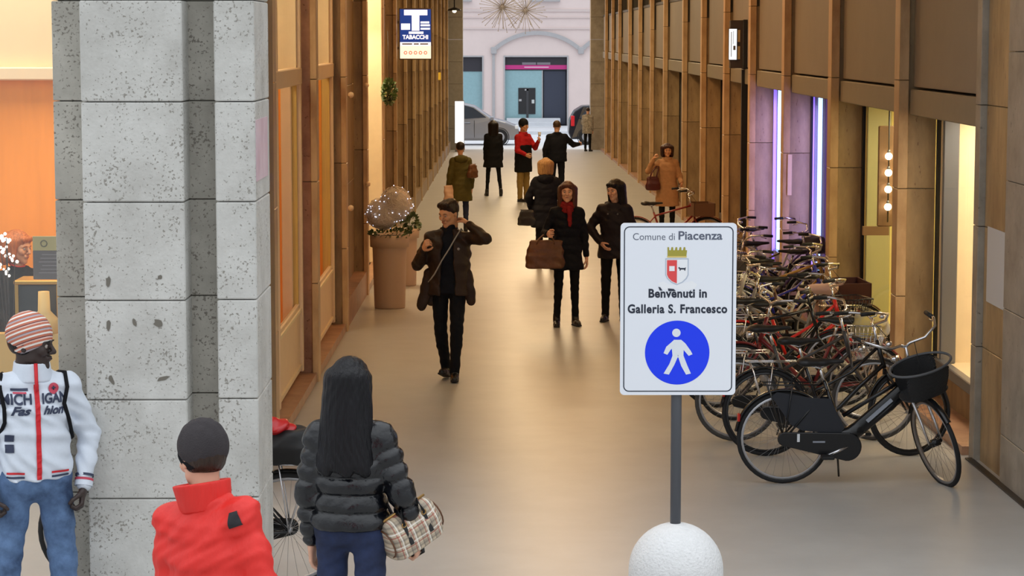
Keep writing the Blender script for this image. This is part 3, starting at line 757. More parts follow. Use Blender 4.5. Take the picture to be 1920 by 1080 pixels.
def person(label, X, Y, rz, h=1.72, female=False, armL=None, armR=None, legL=None, legR=None, head=(0, 0, 0), sk=S_LIGHT,
           hair=('short', 'black', (20, 16, 15)), top=None, under=None, legs=None, shoes=None, fine=1.0, hands=None, curl=(25, 25), palm=None, lean=0, sway=0, hz=.688, cat='person', dz=0.0, group=None):
    root = empty('person', (X, Y, gz(Y) + dz), rz, label, cat, group); root.scale = (h / 1.75,) * 3
    armL = armL or D_ARM; armR = armR or D_ARM; legL = legL or ((.03, 0, -1), (0, 0, -1)); legR = legR or ((.03, 0, -1), (0, 0, -1))
    V3 = lambda t, q=1: Vector((t[0]*q, t[1], t[2])).normalized()
    hipL, hipR = Vector((.088, 0, 0)), Vector((-.088, 0, 0))
    kL = hipL + V3(legL[0]) * .43; kR = hipR + V3(legR[0], -1) * .43
    aL = kL + V3(legL[1]) * .42; aR = kR + V3(legR[1], -1) * .42
    ph = .085 - min(aL.z, aR.z)
    up = Vector((0, 0, ph)); hipL, hipR, kL, kR, aL, aR = [q + up for q in (hipL, hipR, kL, kR, aL, aR)]
    TR = Matrix.Translation((0, 0, ph)) @ Matrix.Rotation(R(lean), 4, 'X') @ Matrix.Rotation(R(sway), 4, 'Y')
    def T(x, y, z): return TR @ Vector((x, y, z))
    sw = .150 if female else .172
    shL, shR = T(sw, .01, .447), T(-sw, .01, .447)
    R3 = TR.to_3x3()
    eL = shL + R3 @ V3(armL[0]) * .285; eR = shR + R3 @ V3(armR[0], -1) * .285
    wL = eL + R3 @ V3(armL[1]) * .25; wR = eR + R3 @ V3(armR[1], -1) * .25
    HM = TR @ hmat((0, -.018, hz), *head)
    f = fine
    # body: one skin mesh (head, neck, trunk, arms, hands, legs)
    hs = head_sdf(female); parts = [tf(hs.verts(.0055 * f), HM)]
    tr = Sdf(); tr.loft([(-.10, .13, .09), (.05, .14, .09), (.18, .12, .08), (.38, .15, .095), (.48, .13, .07), (.53, .05, .05)], e=2.2, cap=.03)
    b = Sdf()
    for a_, c_, ra, rb in ((hipL, kL, .06, .036), (kL, aL, .036, .028), (hipR, kR, .06, .036), (kR, aR, .036, .028), (shL, eL, .036, .031), (eL, wL, .031, .024), (shR, eR, .036, .031), (eR, wR, .031, .024), (T(0, 0, .02), T(0, 0, .36), .08, .08), (T(-.10, 0, .42), T(.10, 0, .42), .045, .045), (T(0, 0, .42), T(0, -.004, .55), .043, .042)):
        b.limb(a_, c_, ra, rb, .03)
    parts.append(b.verts(.016 * max(1, f * .8)))
    hd = hands or 'LR'; pal = palm or {}
    for nm, wr, el, sd, cu in (('L', wL, eL, 1, curl[0]), ('R', wR, eR, -1, curl[1])):
        if nm not in hd: continue
        dv = (wr - el).normalized(); ph_ = pal.get(nm, (-sd, 0, -.01))
        if abs(Vector(ph_).normalized().dot(dv)) > .95: ph_ = (0, -1, 0)
        Fm = frame_from(dv, ph_)
        s = Sdf(); 
        # thumb forward
        tx = Fm @ Vector((1, 0, 0)); tside = 1 if tx.dot(pal.get(nm + 't', Vector((0, -1, .3)))) > 0 else -1
        fingers(s, None, (tside, cu, .15)); parts.append(tf(s.verts(.0048 * f), Matrix.Translation(wr + dv * .02) @ Fm.to_4x4()))
    body = merge(parts, 'body', sk, root)
    # face parts
    if f < 2.4:
        for q in (1, -1):
            e = MB().sphere((q*.031, -.0795, .005), .0115, 12, 8).build('eye', M_eye, body, HM)
            MB().sphere((q*.031, -.0845, .005), .0070, 10, 6).build('iris', M_iris, e, None).matrix_local = HM if False else Matrix.Identity(4)
            e.children[0].data.transform(HM)
            MB().tube([(q*.014, -.094, .026), (q*.030, -.095, .030), (q*.048, -.084, .025)], [.0025, .0035, .002], 6).build('eyebrow', hairmat(hair[1], hair[2]), body, HM)
        MB().tube([(-.020, -.0935, -.058), (-.008, -.100, -.0575), (0, -.1005, -.059), (.008, -.100, -.0575), (.020, -.0935, -.058)], [.002, .0045, .0045, .0045, .002], 6).build('lips', M_lip if sk is not S_DARK else mat('dark_lips', (70, 44, 42), .5), body, HM)
    # hair / hat
    hm = hairmat(hair[1], hair[2]); kind = hair[0]; s = Sdf()
    if kind in ('short', 'mop'):
        s.ell((0, .024, .044), (.086 if kind == 'short' else .089, .102, .090 if kind == 'short' else .094), 0)
        if kind == 'mop':
            for q in range(14):
                a = q * .45; s.limb((.05*math.cos(a), .02 + .06*math.sin(a), .10), (.076*math.cos(a), .020 + .082*math.sin(a), .060 + .02*math.sin(q*2.3)), .028, .014, .012)
            s.limb((-.045, -.055, .100), (.05, -.058, .106), .026, .024, .025)
        s.p.append(('sub',) + Sdf().ell((0, -.125, -.045), (.085, .11, .112), .012).p[0][1:])
        s.p.append(('sub',) + Sdf().limb((-.1, -.03, -.055), (.1, -.03, -.055), .048, .048, .012).p[0][1:])
        s.cut((0, 0, -.07), (0, .3, -1)); s.fold(.0022, lambda X, Y, Z: np.sin(150*X + 40*np.sin(20*Y)) * np.sin(90*Y + 60*Z))
    elif kind in ('bob', 'long', 'shoulder'):
        s.ell((0, .022, .042), (.090, .108, .094), 0)
        ln = dict(bob=-.10, shoulder=-.21, long=-.40)[kind]; wd = dict(bob=.052, shoulder=.040, long=.034)[kind]
        for q in range(-5, 6):
            a = q * .30; ex = .078*math.sin(a); ey = .030 + .078*math.cos(a)
            bot = ln * (1 if kind != 'shoulder' or abs(q) < 5 else .9) + .02*math.sin(q*2.1)
            wdn = 1.05 if kind != 'long' else 1.42
            s.limb((ex, ey, .03), (ex*wdn*1.1, ey + (.03 if kind == 'long' else .0), bot), wd, wd*.62, .035)
        if kind != 'long':
            for q in (1, -1): s.limb((q*.070, -.010, .05), (q*.078, -.020, ln*.85), .030, .022, .02)
        if kind == 'bob' or kind == 'shoulder': s.limb((-.045, -.070, .078), (.045, -.072, .078), .022, .022, .02)
        s.p.append(('sub',) + Sdf().ell((0, -.120, -.050), (.064, .100, .112), .012).p[0][1:])
        s.fold(.0020, lambda X, Y, Z: np.sin(170*X + 6*np.sin(9*Z)) * np.sin(120*Y + 5*np.sin(8*Z + 2*X)))
    if kind in ('short', 'mop', 'bob', 'long', 'shoulder'): s.build('hair', hm, root, .007 * f, HM)
    if kind == 'beanie':
        hmat_ = hair[3]
        s.ell((0, .022, .052), (.097, .114, .110), 0); s.cut((0, -.10, .026), (0, -.55, -1)); s.fold(.0016, lambda X, Y, Z: np.sin(130*X)*np.sin(130*Y))
        c = s.build('hat', hmat_, root, .006 * f, HM)
        s2 = Sdf(); s2.ell((0, .022, .042), (.100, .117, .108), 0); s2.cut((0, -.10, .024), (0, -.55, -1)); s2.cut((0, -.10, .066), (0, .55, 1))
        s2.build('hat_band', hair[4] if len(hair) > 4 else hmat_, c, .006 * f, HM)
        s3 = Sdf(); s3.ell((0, .026, .020), (.084, .102, .095), 0); s3.cut((0, 0, .03), (0, 0, 1)); s3.cut((0, 0, -.05), (0, 0, -1)); s3.p.append(('sub',) + Sdf().ell((0, -.12, -.045), (.10, .13, .14), .01).p[0][1:])
        s3.build('hair', hm, root, .007 * f, HM)
    # clothes
    J = {}
    if under:
        s = Sdf(); s.loft([(-.08, .165, .115), (.1, .15, .105), (.3, .165, .115), (.42, .15, .09), (.49, .08, .07), (.56, .064, .068), (.585, .060, .064)], e=2.3)
        s.fold(.003, wob(40)); J['under'] = s.build('sweater', under, root, .010 * f, TR)
    if legs:
        kn = legs.get('w', 1.0); s = Sdf()
        s.limb(T(-.06, .005, .0), T(.06, .005, .0), .118, .118, .03, n=(0, 1, 0), sq=1.05)
        for hp, kn_, an in ((hipL, kL, aL), (hipR, kR, aR)):
            s.limb(hp, kn_, .088 * (1 + (kn-1)*.4), .060 * kn, .03); s.limb(kn_, an + (an - kn_).normalized() * legs.get('len', 0.0), .060 * kn, .047 * kn, .02)
            s.limb(kn_ + Vector((0, .02, -.06)), kn_ + Vector((0, .02, -.16)), .045*kn, .042*kn, .03)
        s.fold(legs.get('fold', .004), wob(legs.get('ff', 60), ph=1)); s.build('trousers', legs['m'], root, .011 * f)
    if top:
        s = Sdf(); t = top; W_ = t.get('w', 1.0); hem = t['hem'] - .95; puff = t.get('puff')
        fl = t.get('flare', 1.0); D_ = t.get('d', 1.0)
        if female: prof = [(-.10, .185, .140), (.0, .180, .138), (.14, .152, .120), (.30, .166, .126), (.40, .150, .108), (.455, .122, .088), (.50, .085, .076), (.535, .070, .072)]
        else: prof = [(-.10, .186, .132), (.0, .184, .132), (.14, .178, .128), (.30, .190, .132), (.40, .172, .115), (.455, .140, .092), (.50, .095, .080), (.535, .074, .074)]
        prof = [(z, a_ * W_, c_ * W_ * D_) for z, a_, c_ in prof]
        if hem < -.10: prof = [(hem, prof[0][1] * fl, prof[0][2] * fl)] + prof
        else: prof = [(hem, np.interp(hem, [q[0] for q in prof], [q[1] for q in prof]), np.interp(hem, [q[0] for q in prof], [q[2] for q in prof]))] + [q for q in prof if q[0] > hem + .01]
        j = Sdf(); j.loft(prof, e=2.3, puff=puff)
        if t.get('open'):
            j.p.append(('sub',) + Sdf().loft([(hem - .05, t['open'], .2, 0, -.16), (.25, t['open'] * .8, .2, 0, -.16), (.60, t['open'] * .55, .2, 0, -.16)], e=3).p[0][1:])
        sl = Sdf(); sr_ = t.get('sleeve', .062)
        ap = (puff[0] * .9, puff[1]) if puff else None
        for sh_, e_, w__ in ((shL, eL, wL), (shR, eR, wR)):
            ins = (T(0, 0, .50) - sh_).normalized()
            sl.limb(sh_ + ins * .085, sh_, sr_ * .80, sr_ * .92, .05)
            sl.limb(sh_, e_, sr_ * .98, sr_ * .86, .03, puff=ap); sl.limb(e_, w__ - (w__ - e_).normalized() * .005, sr_ * .88, sr_ * .62, .015, puff=ap)
        for q in sl.p: j.p.append(q)
        if TR != Matrix.Translation((0, 0, ph)): pass
        inv_ = TR.inverted(); j2 = Sdf(); j2.p = [q for q in j.p if q not in sl.p]
        # sleeves are laid out in the wearer's frame, the trunk in its own: bring both together
        Ti = np.array(inv_)
        def conv(fn):
            return lambda X, Y, Z: fn(Ti[0,0]*X+Ti[0,1]*Y+Ti[0,2]*Z+Ti[0,3], Ti[1,0]*X+Ti[1,1]*Y+Ti[1,2]*Z+Ti[1,3], Ti[2,0]*X+Ti[2,1]*Y+Ti[2,2]*Z+Ti[2,3])
        al = Sdf()
        for q in j2.p:
            if q[2] is None: al.p.append((q[0], conv(q[1]), None, None, q[4])); continue
            cs = [TR @ Vector((x, y, z)) for x in (q[2][0], q[3][0]) for y in (q[2][1], q[3][1]) for z in (q[2][2], q[3][2])]
            al.p.append((q[0], conv(q[1]), np.min([list(c) for c in cs], axis=0), np.max([list(c) for c in cs], axis=0), q[4]))
        al.p += sl.p
        al.fold(t.get('fold', .004), wob(t.get('ff', 38), ph=h*9)); al.fold(t.get('sfold', .002), wob(75, ph=2))
        J['top'] = merge([al.verts(.0085 * f)], t.get('name', 'jacket'), t['m'], root)
        col = t.get('collar', 'stand')
        if col == 'stand':
            c = Sdf(); ch = t.get('ch', .075); c.loft([(.475, .100, .096, 0, .0), (.49 + ch, t.get('cf', .086), t.get('cf', .086) + .012, 0, .006)], e=2.1, cap=.006)
            c.p.append(('sub',) + Sdf().loft([(.40, .070, .070), (.75, t.get('cf', .086) - .010, t.get('cf', .086) + .001)], e=2.1).p[0][1:])
            if t.get('cgap'): c.p.append(('sub',) + Sdf().loft([(.40, t['cgap'], .12, 0, -.12), (.75, t['cgap'] * 1.5, .12, 0, -.12)], e=3).p[0][1:])
            c.build('collar', t.get('cm', t['m']), J['top'], .007 * f, TR)
        elif col == 'hood':
            c = Sdf(); c.ell((0, .085, .48), (.125, .065, .085), 0); c.limb((-.08, -.01, .49), (.08, -.01, .49), .03, .03, .02)
            for q in (1, -1): c.limb((q*.095, .05, .50), (q*.055, -.085, .44), .038, .026, .03)
            c.fold(.004, wob(60)); c.build('hood', t.get('cm', t['m']), J['top'], .009 * f, TR)
        for q in t.get('trim', []):   # (z, colour material, height)
            c = Sdf(); wz = np.interp(q[0], [p[0] for p in prof], [p[1] for p in prof]); dz_ = np.interp(q[0], [p[0] for p in prof], [p[2] for p in prof])
            c.loft([(q[0], wz + q[3], dz_ + q[3]), (q[0] + q[2], wz + q[3], dz_ + q[3])], e=2.3, cap=.004); c.build('hem_band', q[1], J['top'], .006 * f, TR)
    # shoes
    shm = shoes or M_sole
    for hp, kn_, an, leg, sd in ((hipL, kL, aL, legL, 1), (hipR, kR, aR, legR, -1)):
        shin = (an - kn_).normalized()
        pitch = math.atan2(shin.y, -shin.z) * .9
        Mx = Matrix.Translation(an) @ Matrix.Rotation(sd * .12, 4, 'Z') @ Matrix.Rotation(-pitch if shin.y > 0 else -pitch * .6, 4, 'X')
        s = Sdf(); s.limb((0, .035, -.045), (0, -.10, -.052), .040, .038, .03); s.limb((0, -.10, -.055), (0, -.165, -.060), .038, .030, .02); s.limb((0, 0, .0), (0, .01, .05), .045, .044, .03)
        s.cut((0, 0, -.078), (0, 0, -1))
        so = s.build('shoe', shm, root, .008 * f, Mx)
        s = Sdf(); s.limb((0, .04, -.070), (0, -.16, -.072), .043, .040, .0, n=(1, 0, 0), sq=1.0); s.cut((0, 0, -.066), (0, 0, 1)); s.cut((0, 0, -.085), (0, 0, -1)); s.build('sole', M_sole, so, .008 * f, Mx)
    J.update(root=root, body=body, T=TR, HM=HM, wL=wL, wR=wR, eL=eL, eR=eR, shL=shL, shR=shR, sc=h/1.75)
    root_m = Matrix.Translation(root.location) @ Matrix.Rotation(rz, 4, 'Z') @ Matrix.Scale(h/1.75, 4)
    J['world'] = lambda v: root_m @ Vector(v); J['rm'] = root_m
    return J
def bvh_of(o):
    me = o.data; return BVHTree.FromPolygons([v.co.copy() for v in me.vertices], [tuple(p.vertices) for p in me.polygons])
def wrap(o, tree, d=Vector((0, 1, 0)), back=.5, lift=.006):
    """press a flat decal on to the cloth below it (in the wearer's own frame)"""
    me = o.data
    for v in me.vertices:
        h_ = tree.ray_cast(v.co - d * back, d, 2.0)
        if h_[0] is not None: v.co = h_[0] - d * lift
    ys_ = sorted(v.co.y for v in me.vertices); md_ = ys_[len(ys_)//2]
    for v in me.vertices:
        if abs(v.co.y - md_) > .06: v.co.y = md_
    o.data.update()
def densify(me, cuts=0.02):
    import bmesh
    bm = bmesh.new(); bm.from_mesh(me)
    for _ in range(3):
        e = [x for x in bm.edges if x.calc_length() > cuts]
        if not e: break
        bmesh.ops.subdivide_edges(bm, edges=e, cuts=1); bmesh.ops.triangulate(bm, faces=[f_ for f_ in bm.faces if len(f_.verts) > 4])
    bm.to_mesh(me); bm.free()
# ------------------------------------------------------------------ the passers-by
def Xof(px, Y): return at(px, 500, Y).x
def bag_strap(pts, m, parent, r=.008, name='strap'): return MB().tube(pts, r, 8).build(name, m, parent)
M_jeans = mat('blue_denim', (44, 66, 104), .8, col2=(108, 140, 184), var=.25, vs=5, bump=.3, bs=300)
M_djeans = mat('dark_denim', (24, 34, 64), .8, col2=(40, 56, 96), var=.2, vs=5, bump=.3, bs=300)
M_blk = cloth('black', (13, 13, 17)); M_navy = cloth('navy', (13, 15, 25)); M_brn = cloth('dark_brown', (50, 36, 29), .5)
M_beige = cloth('beige_wool', (176, 134, 98), .9); M_khaki = cloth('khaki', (150, 122, 66)); M_olive = cloth('olive', (86, 80, 40))
M_red = cloth('red', (168, 24, 30)); M_charc = cloth('charcoal_knit', (40, 38, 42), .9, bump=.6, bs=220)
M_zip = mat('red_zip_tape', (206, 20, 34), .5)
M_leather = mat('brown_leather', (96, 58, 32), .45, var=.2, vs=12, bump=.3, bs=40)
M_bleather = mat('black_leather', (22, 20, 22), .35, var=.2, bump=.3, bs=40)

# 1 man in the white printed jacket, leaning by the stone pillar
Y1 = 11.75
M_wj = mat('white_jacket_cloth', (214, 222, 234), .6, var=.03, vs=6, bump=.35, bs=26)
M_knit = stripes_mat('striped_knit', (196, 116, 92), [(2, 26, .10, .22, (236, 230, 222), 1), (2, 26, .45, .10, (96, 72, 80), 1), (2, 26, .62, .14, (222, 196, 186), 1), (2, 13, .30, .10, (180, 170, 176), 1)], .95, tilt=(.30, .22, 0))
P1 = person('man in white printed jacket and striped knit hat leaning by the stone pillar', Xof(56, Y1), Y1, R(22), 1.82, hz=.655,
            armL=((.42, .16, -1), (-.20, -.34, -1)), armR=((.40, .10, -1), (-.2, -.35, -1)), legL=((.10, -.03, -1), (.02, .02, -1)), legR=((.12, .05, -1), (.02, .02, -1)),
            head=(58, 6, 0), sk=S_DARK, hair=('beanie', 'black', (16, 14, 14), M_knit, M_knit), top=dict(m=M_wj, hem=.95, w=.98, fold=.008, ff=62, collar='stand', ch=.085, sleeve=.064),
            legs=dict(m=M_jeans, w=1.12, fold=.005, ff=50), shoes=mat('white_trainer', (210, 210, 208), .5), palm={'L': (-1, .2, 0)}, curl=(66, 66))
M_knit.node_tree.nodes['Mapping'] if 'Mapping' in M_knit.node_tree.nodes else None
t1 = bvh_of(P1['top']); TR1 = P1['T']
def chest(o, x, z, rot=0.0):
    me = o.data; densify(me, .03); q = TR1 @ Vector((x, -.5, z)); me.transform(Matrix.Translation(q) @ Matrix.Rotation(rot, 4, 'Y') @ Matrix.Rotation(PI/2, 4, 'X')); wrap(o, t1)
    return o
M_nprint = mat('navy_print', (52, 60, 84), .7); M_rprint = mat('red_print', (196, 70, 90), .7)
J1 = P1['top']
zp = MB().add([(x, y, 0) for y in [k * .02 - .275 for k in range(24)] for x in (-.012, .012)], [(2*k, 2*k+1, 2*k+3, 2*k+2) for k in range(23)]).build('zip_stripe', M_zip, J1)
chest(zp, .0, .285, 0)
MB().tube([TR1 @ Vector(q) for q in ((0, -.118, .44), (0, -.104, .48), (.0, -.094, .572))], .009, 6).build('zip_stripe', M_zip, J1)
for x, txt, sz, z, sx_, m_, sh_ in ((-.098, 'MICH', .070, .400, .86, M_nprint, 0), (.088, 'IGAN', .068, .400, .80, M_nprint, 0), (-.085, 'Fas', .056, .345, 1.2, M_nprint, .4), (.075, 'hion', .056, .345, 1.0, M_nprint, .4)
                              ):
    o = link('chest_print', text_mesh(txt, sz, m_, sx=sx_, shear=sh_, bold=.0022, ext=0), J1); chest(o, x, z)
for x0, x1, z, hh_, m_ in ((-.12, -.04, .448, .012, M_nprint), (-.11, -.05, .433, .008, M_rprint), (-.155, -.115, .215, .034, M_nprint), (-.155, -.115, .165, .040, M_nprint)):
    o = MB().add([(x0 + (x1 - x0) * k / 6, y, 0) for y in (-hh_/2, hh_/2) for k in range(7)], [(k, k+1, k+8, k+7) for k in range(6)]).build('chest_mark', m_, J1); chest(o, 0, z)
bg_ = MB().lathe([(0.0005, 0), (.013, 0), (.026, 0)], 20).build('badge', M_rprint, J1); chest(bg_, .086, .446)
b2 = link('badge_mark', text_mesh('+', .034, M_nprint, bold=.002, ext=0), bg_); me = b2.data; densify(me, .03); me.transform(Matrix.Translation(TR1 @ Vector((.086, -.5, .446))) @ Matrix.Rotation(PI/2, 4, 'X')); wrap(b2, t1, lift=.009)
def ring_band(parent, name, c, d, r, hgt, m):
    d = Vector(d).normalized(); return MB().tube([c, c + d * hgt], r, 20, caps=False).build(name, m, parent)
for sd, wr, el in ((1, P1['wL'], P1['eL']), (-1, P1['wR'], P1['eR'])):
    d = (wr - el).normalized()
    for k, (off, m_) in enumerate(((-.02, M_wj), (-.028, M_rprint), (-.05, M_nprint))):
        ring_band(J1, 'cuff_band', wr + d * off, d, .0455 - .001*(k == 0), .012 if k else .03, m_)
for z_, m_ in ((.018, M_zip), (-.002, M_nprint)):
    for x0, x1 in ((-.15, -.07), (.06, .15)):
        n_ = 8; o = MB().add([(x0 + (x1 - x0) * k / n_, y, 0) for y in (0, .010) for k in range(n_ + 1)], [(k, k+1, k+n_+2, k+n_+1) for k in range(n_)]).build('waist_stripe', m_, J1); chest(o, 0, z_ + .02)
# his backpack: worn, yet a thing of its own
bp = empty('backpack', P1['root'].location.copy(), R(20), 'black backpack worn by the man in the white printed jacket', 'backpack'); bp.scale = P1['root'].scale
s = Sdf(); s.loft([(.12, .13, .075, 0, .20), (.30, .145, .085, 0, .21), (.45, .12, .06, 0, .19)], e=3, cap=.03); s.build('pack_body', M_blk, bp, .012, TR1)
for q in (1, -1):
    pts = [(q*.10, .13, .47), (q*.140, .06, .53), (q*.155, -.03, .52), (q*.165, -.105, .45), (q*.172, -.135, .38), (q*.178, -.125, .28), (q*.19, -.05, .20), (q*.17, .08, .15)]
    so = MB()
    P_ = [TR1 @ Vector(p) for p in pts]
    for k in range(len(P_)):
        h_ = t1.find_nearest(P_[k])
        if h_[0] is not None and (k > 0): P_[k] = h_[0] + h_[1] * .006
    so.tube(P_, .010, 8); o = so.build('shoulder_strap', M_blk, bp)
    # widen the strap flat against the cloth
    

# 2 man in the red jacket, seen from behind
Y2 = 8.7
M_rj = mat('red_nylon', (222, 40, 32), .55, var=.06, vs=5, bump=.5, bs=14, stretch=(3, 3, .6))
P2 = person('man in bright red jacket and dark knit cap seen from behind, front left', Xof(412, Y2), Y2, R(180 - 30), 1.71, armL=((.16, .05, -1), (0, -.2, -1)), armR=((.22, .05, -1), (0, -.25, -1)),
            sway=11, lean=2, hz=.675, head=(62, 0, -4), hair=('beanie', 'brown', (52, 38, 30), cloth('charcoal_knit2', (64, 60, 62), .9, bump=.6, bs=220), cloth('black_knit', (22, 22, 26), .9, bump=.6, bs=220)),
            top=dict(m=M_rj, hem=.80, w=1.06, fold=.007, ff=30, collar='stand', ch=.10, cf=.108, sleeve=.070, sfold=.005), legs=dict(m=M_navy, w=1.1), under=M_navy)
t2 = bvh_of(P2['top'])
o = MB().add([(-.22, .6, .395), (-.165, .6, .385), (-.165, .6, .445), (-.20, .6, .45)], [(0, 1, 2, 3)]).build('shoulder_patch', mat('black_patch', (20, 20, 26), .6), P2['top'])
densify(o.data, .01); o.data.transform(P2['T']); wrap(o, t2, d=Vector((0, -1, 0)))
o = MB().tube([(-.195, .6, .41), (-.185, .6, .425), (-.178, .6, .41)], .003, 5).build('patch_mark', mat('white_print', (220, 220, 225)), P2['top']); o.data.transform(P2['T']); wrap(o, t2, d=Vector((0, -1, 0)), lift=.004)

# 3 woman with long black hair
Y3 = 10.8
M_puf = mat('glossy_black_down', (7, 9, 16), .24, var=.2, vs=6, bump=.5, bs=28, spec=.6)
P3 = person('woman with long straight black hair and glossy black puffer jacket, from behind', Xof(655, Y3), Y3, R(180 - 12), 1.70, female=True,
            armL=((.20, .05, -1), (.0, -.18, -1)), armR=((.40, .06, -1), (.14, -.42, -1)), head=(-4, 4, 0), hair=('long', 'jet', (16, 15, 19)),
            top=dict(m=M_puf, hem=.945, w=1.10, puff=(.086, .018), sleeve=.072, collar='stand', ch=.10, fold=.003), legs=dict(m=M_djeans, w=1.0), legL=((.05, -.05, -1), (0, .06, -1)), legR=((.05, .10, -1), (0, .16, -1)),
            curl=(30, 75), palm={'R': (1, 0, 0)})
M_plaid = stripes_mat('beige_check_canvas', (204, 186, 160), [(0, 14, .0, .30, (120, 112, 104), .35), (2, 14, .1, .30, (120, 112, 104), .35), (0, 42, .0, .28, (70, 66, 66), .35), (2, 42, .1, .28, (70, 66, 66), .35), (0, 14, .62, .07, (170, 70, 60), .6), (2, 14, .7, .07, (170, 70, 60), .6), (0, 14, .44, .08, (240, 236, 228), .7), (2, 14, .5, .08, (240, 236, 228), .7)], .6, bump=.1)
hp = P3['world'](P3['wR'] + (P3['wR'] - P3['eR']).normalized() * .10)
bc = at(767, 985, Y3 - .0)
pb = empty('holdall_bag', bc, 0, 'beige checked barrel handbag with dark handles held by the long haired woman', 'bag'); pb.rotation_euler = (R(8), R(-24), R(36))
s = Sdf()
s.loft([(-.105, .150, .078), (-.085, .152, .088), (.0, .150, .084), (.06, .142, .062), (.095, .130, .030)], e=3.6, cap=.02); s.fold(.0015, wob(60)); body = s.build('bag_body', M_plaid, pb, .007)
MB().tube([(-.125, 0, .098), (.125, 0, .098)], .006, 8).build('zip', mat('brass', (190, 150, 90), .35, metal=.8), pb)
for sy in (-1, 1):
    for sx_ in (-.06, .06):
        MB().box(sx_ - .011, sx_ + .011, -.004, .004, -.04, .065, .003).build('handle_tab', M_bleather, pb, Matrix.Translation((0, sy * .078, 0)) @ Matrix.Rotation(sy * R(16), 4, 'X'))
        MB().tube([(sx_ + .012*math.cos(a), sy * .066, .062 + .012*math.sin(a)) for a in [k*PI/4 for k in range(8)]], .003, 6, closed=True).build('ring', mat('brass', (190, 150, 90)), pb)
inv = pb.matrix_basis.inverted() if False else (Matrix.Translation(pb.location) @ pb.rotation_euler.to_matrix().to_4x4()).inverted()
hl_ = inv @ hp
for sy in (-1, 1):
    pts = [(-.06, sy*.066, .068), (-.05, sy*.05, .14), (hl_.x - .025, hl_.y + sy*.008, hl_.z - .015), (hl_.x + .025, hl_.y + sy*.008, hl_.z - .015), (.05, sy*.05, .14), (.06, sy*.066, .068)]
    MB().tube(pts, .008, 8).build('handle', M_bleather, pb)
for sx_ in (-1, 1):
    MB().tube([(sx_*.146, .068*math.cos(a), -.018 + .072*math.sin(a)) for a in [k*PI/8 for k in range(16)]], .004, 6, closed=True).build('piping', M_leather, pb)

# 4 young man, brown open jacket, arm up behind his head
Y4 = 22.6
P4 = person('young man in open dark brown jacket with one arm raised behind his head', Xof(842, Y4), Y4, R(-6), 1.76,
            armL=((.85, -.85, .10), (-.80, .70, .55)), armR=((.46, -.10, -.9), (-.36, -.80, .72)), head=(-34, 16, 0), hair=('mop', 'darkbrown', (40, 27, 22)), sk=S_WARM,
            top=dict(m=M_brn, hem=.86, w=1.12, fold=.008, ff=34, collar='stand', ch=.07, open=.075, cgap=.06, sleeve=.068, name='jacket'), under=M_navy, legs=dict(m=cloth('black_trousers', (15, 16, 22), .8), w=1.02),
            legL=((-.02, -.14, -1), (-.06, .08, -1)), legR=((.0, .08, -1), (-.09, .30, -1)), curl=(40, 60), palm={'L': (-.4, 0, -.6), 'R': (1, .2, .2)}, shoes=M_bleather, fine=1.15)
T4 = P4['T']; t4 = None
sb = empty('shoulder_bag', P4['root'].location.copy(), R(-6), 'thin grey strap and small dark bag worn across the young man in brown jacket', 'bag'); sb.scale = P4['root'].scale
pts = [T4 @ Vector(p) for p in ((.13, .10, .50), (.12, -.02, .545), (.075, -.115, .46), (.02, -.150, .36), (-.05, -.155, .25), (-.12, -.15, .12), (-.20, -.06, .02), (-.21, .05, -.02))]
MB().tube(pts, .007, 8).build('strap', mat('grey_webbing', (150, 146, 140), .7), sb)
s = Sdf(); s.loft([(-.18, .05, .10, -.24, .06), (-.02, .05, .11, -.235, .06)], e=3.5, cap=.02); s.build('bag_body', M_blk, sb, .012, T4)
# the hanging jacket skirt on the side of his bent arm
s = Sdf(); s.limb((-.17, -.03, .10), (-.26, -.06, -.20), .075, .05, .03, n=(0, 1, 0), sq=1.9); s.limb((-.15, .02, .0), (-.17, .0, -.16), .07, .05, .04, n=(0, 1, 0), sq=1.7); s.fold(.006, wob(40)); s.build('jacket_skirt', M_brn, P4['top'], .011, T4)
s = Sdf(); s.limb((.16, -.03, .10), (.22, -.05, -.14), .075, .05, .03, n=(0, 1, 0), sq=1.9); s.fold(.006, wob(40)); s.build('jacket_skirt', M_brn, P4['top'], .011, T4)
MB().sphere(T4 @ Vector((.11, -.148, .36)), .014, 10, 6, (1, .4, 1)).build('badge', mat('grey_badge', (130, 130, 135), .5), P4['top'])

# 5 woman with brown bag and red scarf
Y5 = 27.4
P5 = person('woman in black coat and red scarf carrying a large brown handbag', Xof(1063, Y5), Y5, R(6), 1.70, female=True, armL=((.22, .05, -1), (.10, -.05, -1)), armR=((.40, .05, -.9), (-.02, -1, .05)),
            head=(-10, 0, 0), hair=('shoulder', 'auburn', (84, 48, 36)), top=dict(m=M_navy, hem=.70, w=1.0, flare=1.12, puff=(.10, .008), sleeve=.060, collar='stand', cgap=.04),
            legs=dict(m=M_blk, w=.86), legL=((.02, .03, -1), (.03, .05, -1)), legR=((.04, -.06, -1), (.05, .02, -1)), shoes=M_bleather, curl=(25, 60), fine=1.3)
s = Sdf(); s.loft([(.44, .07, .075, 0, -.04), (.52, .095, .10), (.58, .085, .09)], e=2.1, cap=.02); s.limb((.01, -.13, .50), (.015, -.15, .30), .035, .022, .02, n=(0, 1, 0), sq=1.6); s.fold(.005, wob(90)); s.build('scarf', cloth('red_scarf', (128, 26, 30)), P5['root'], .010, P5['T'])
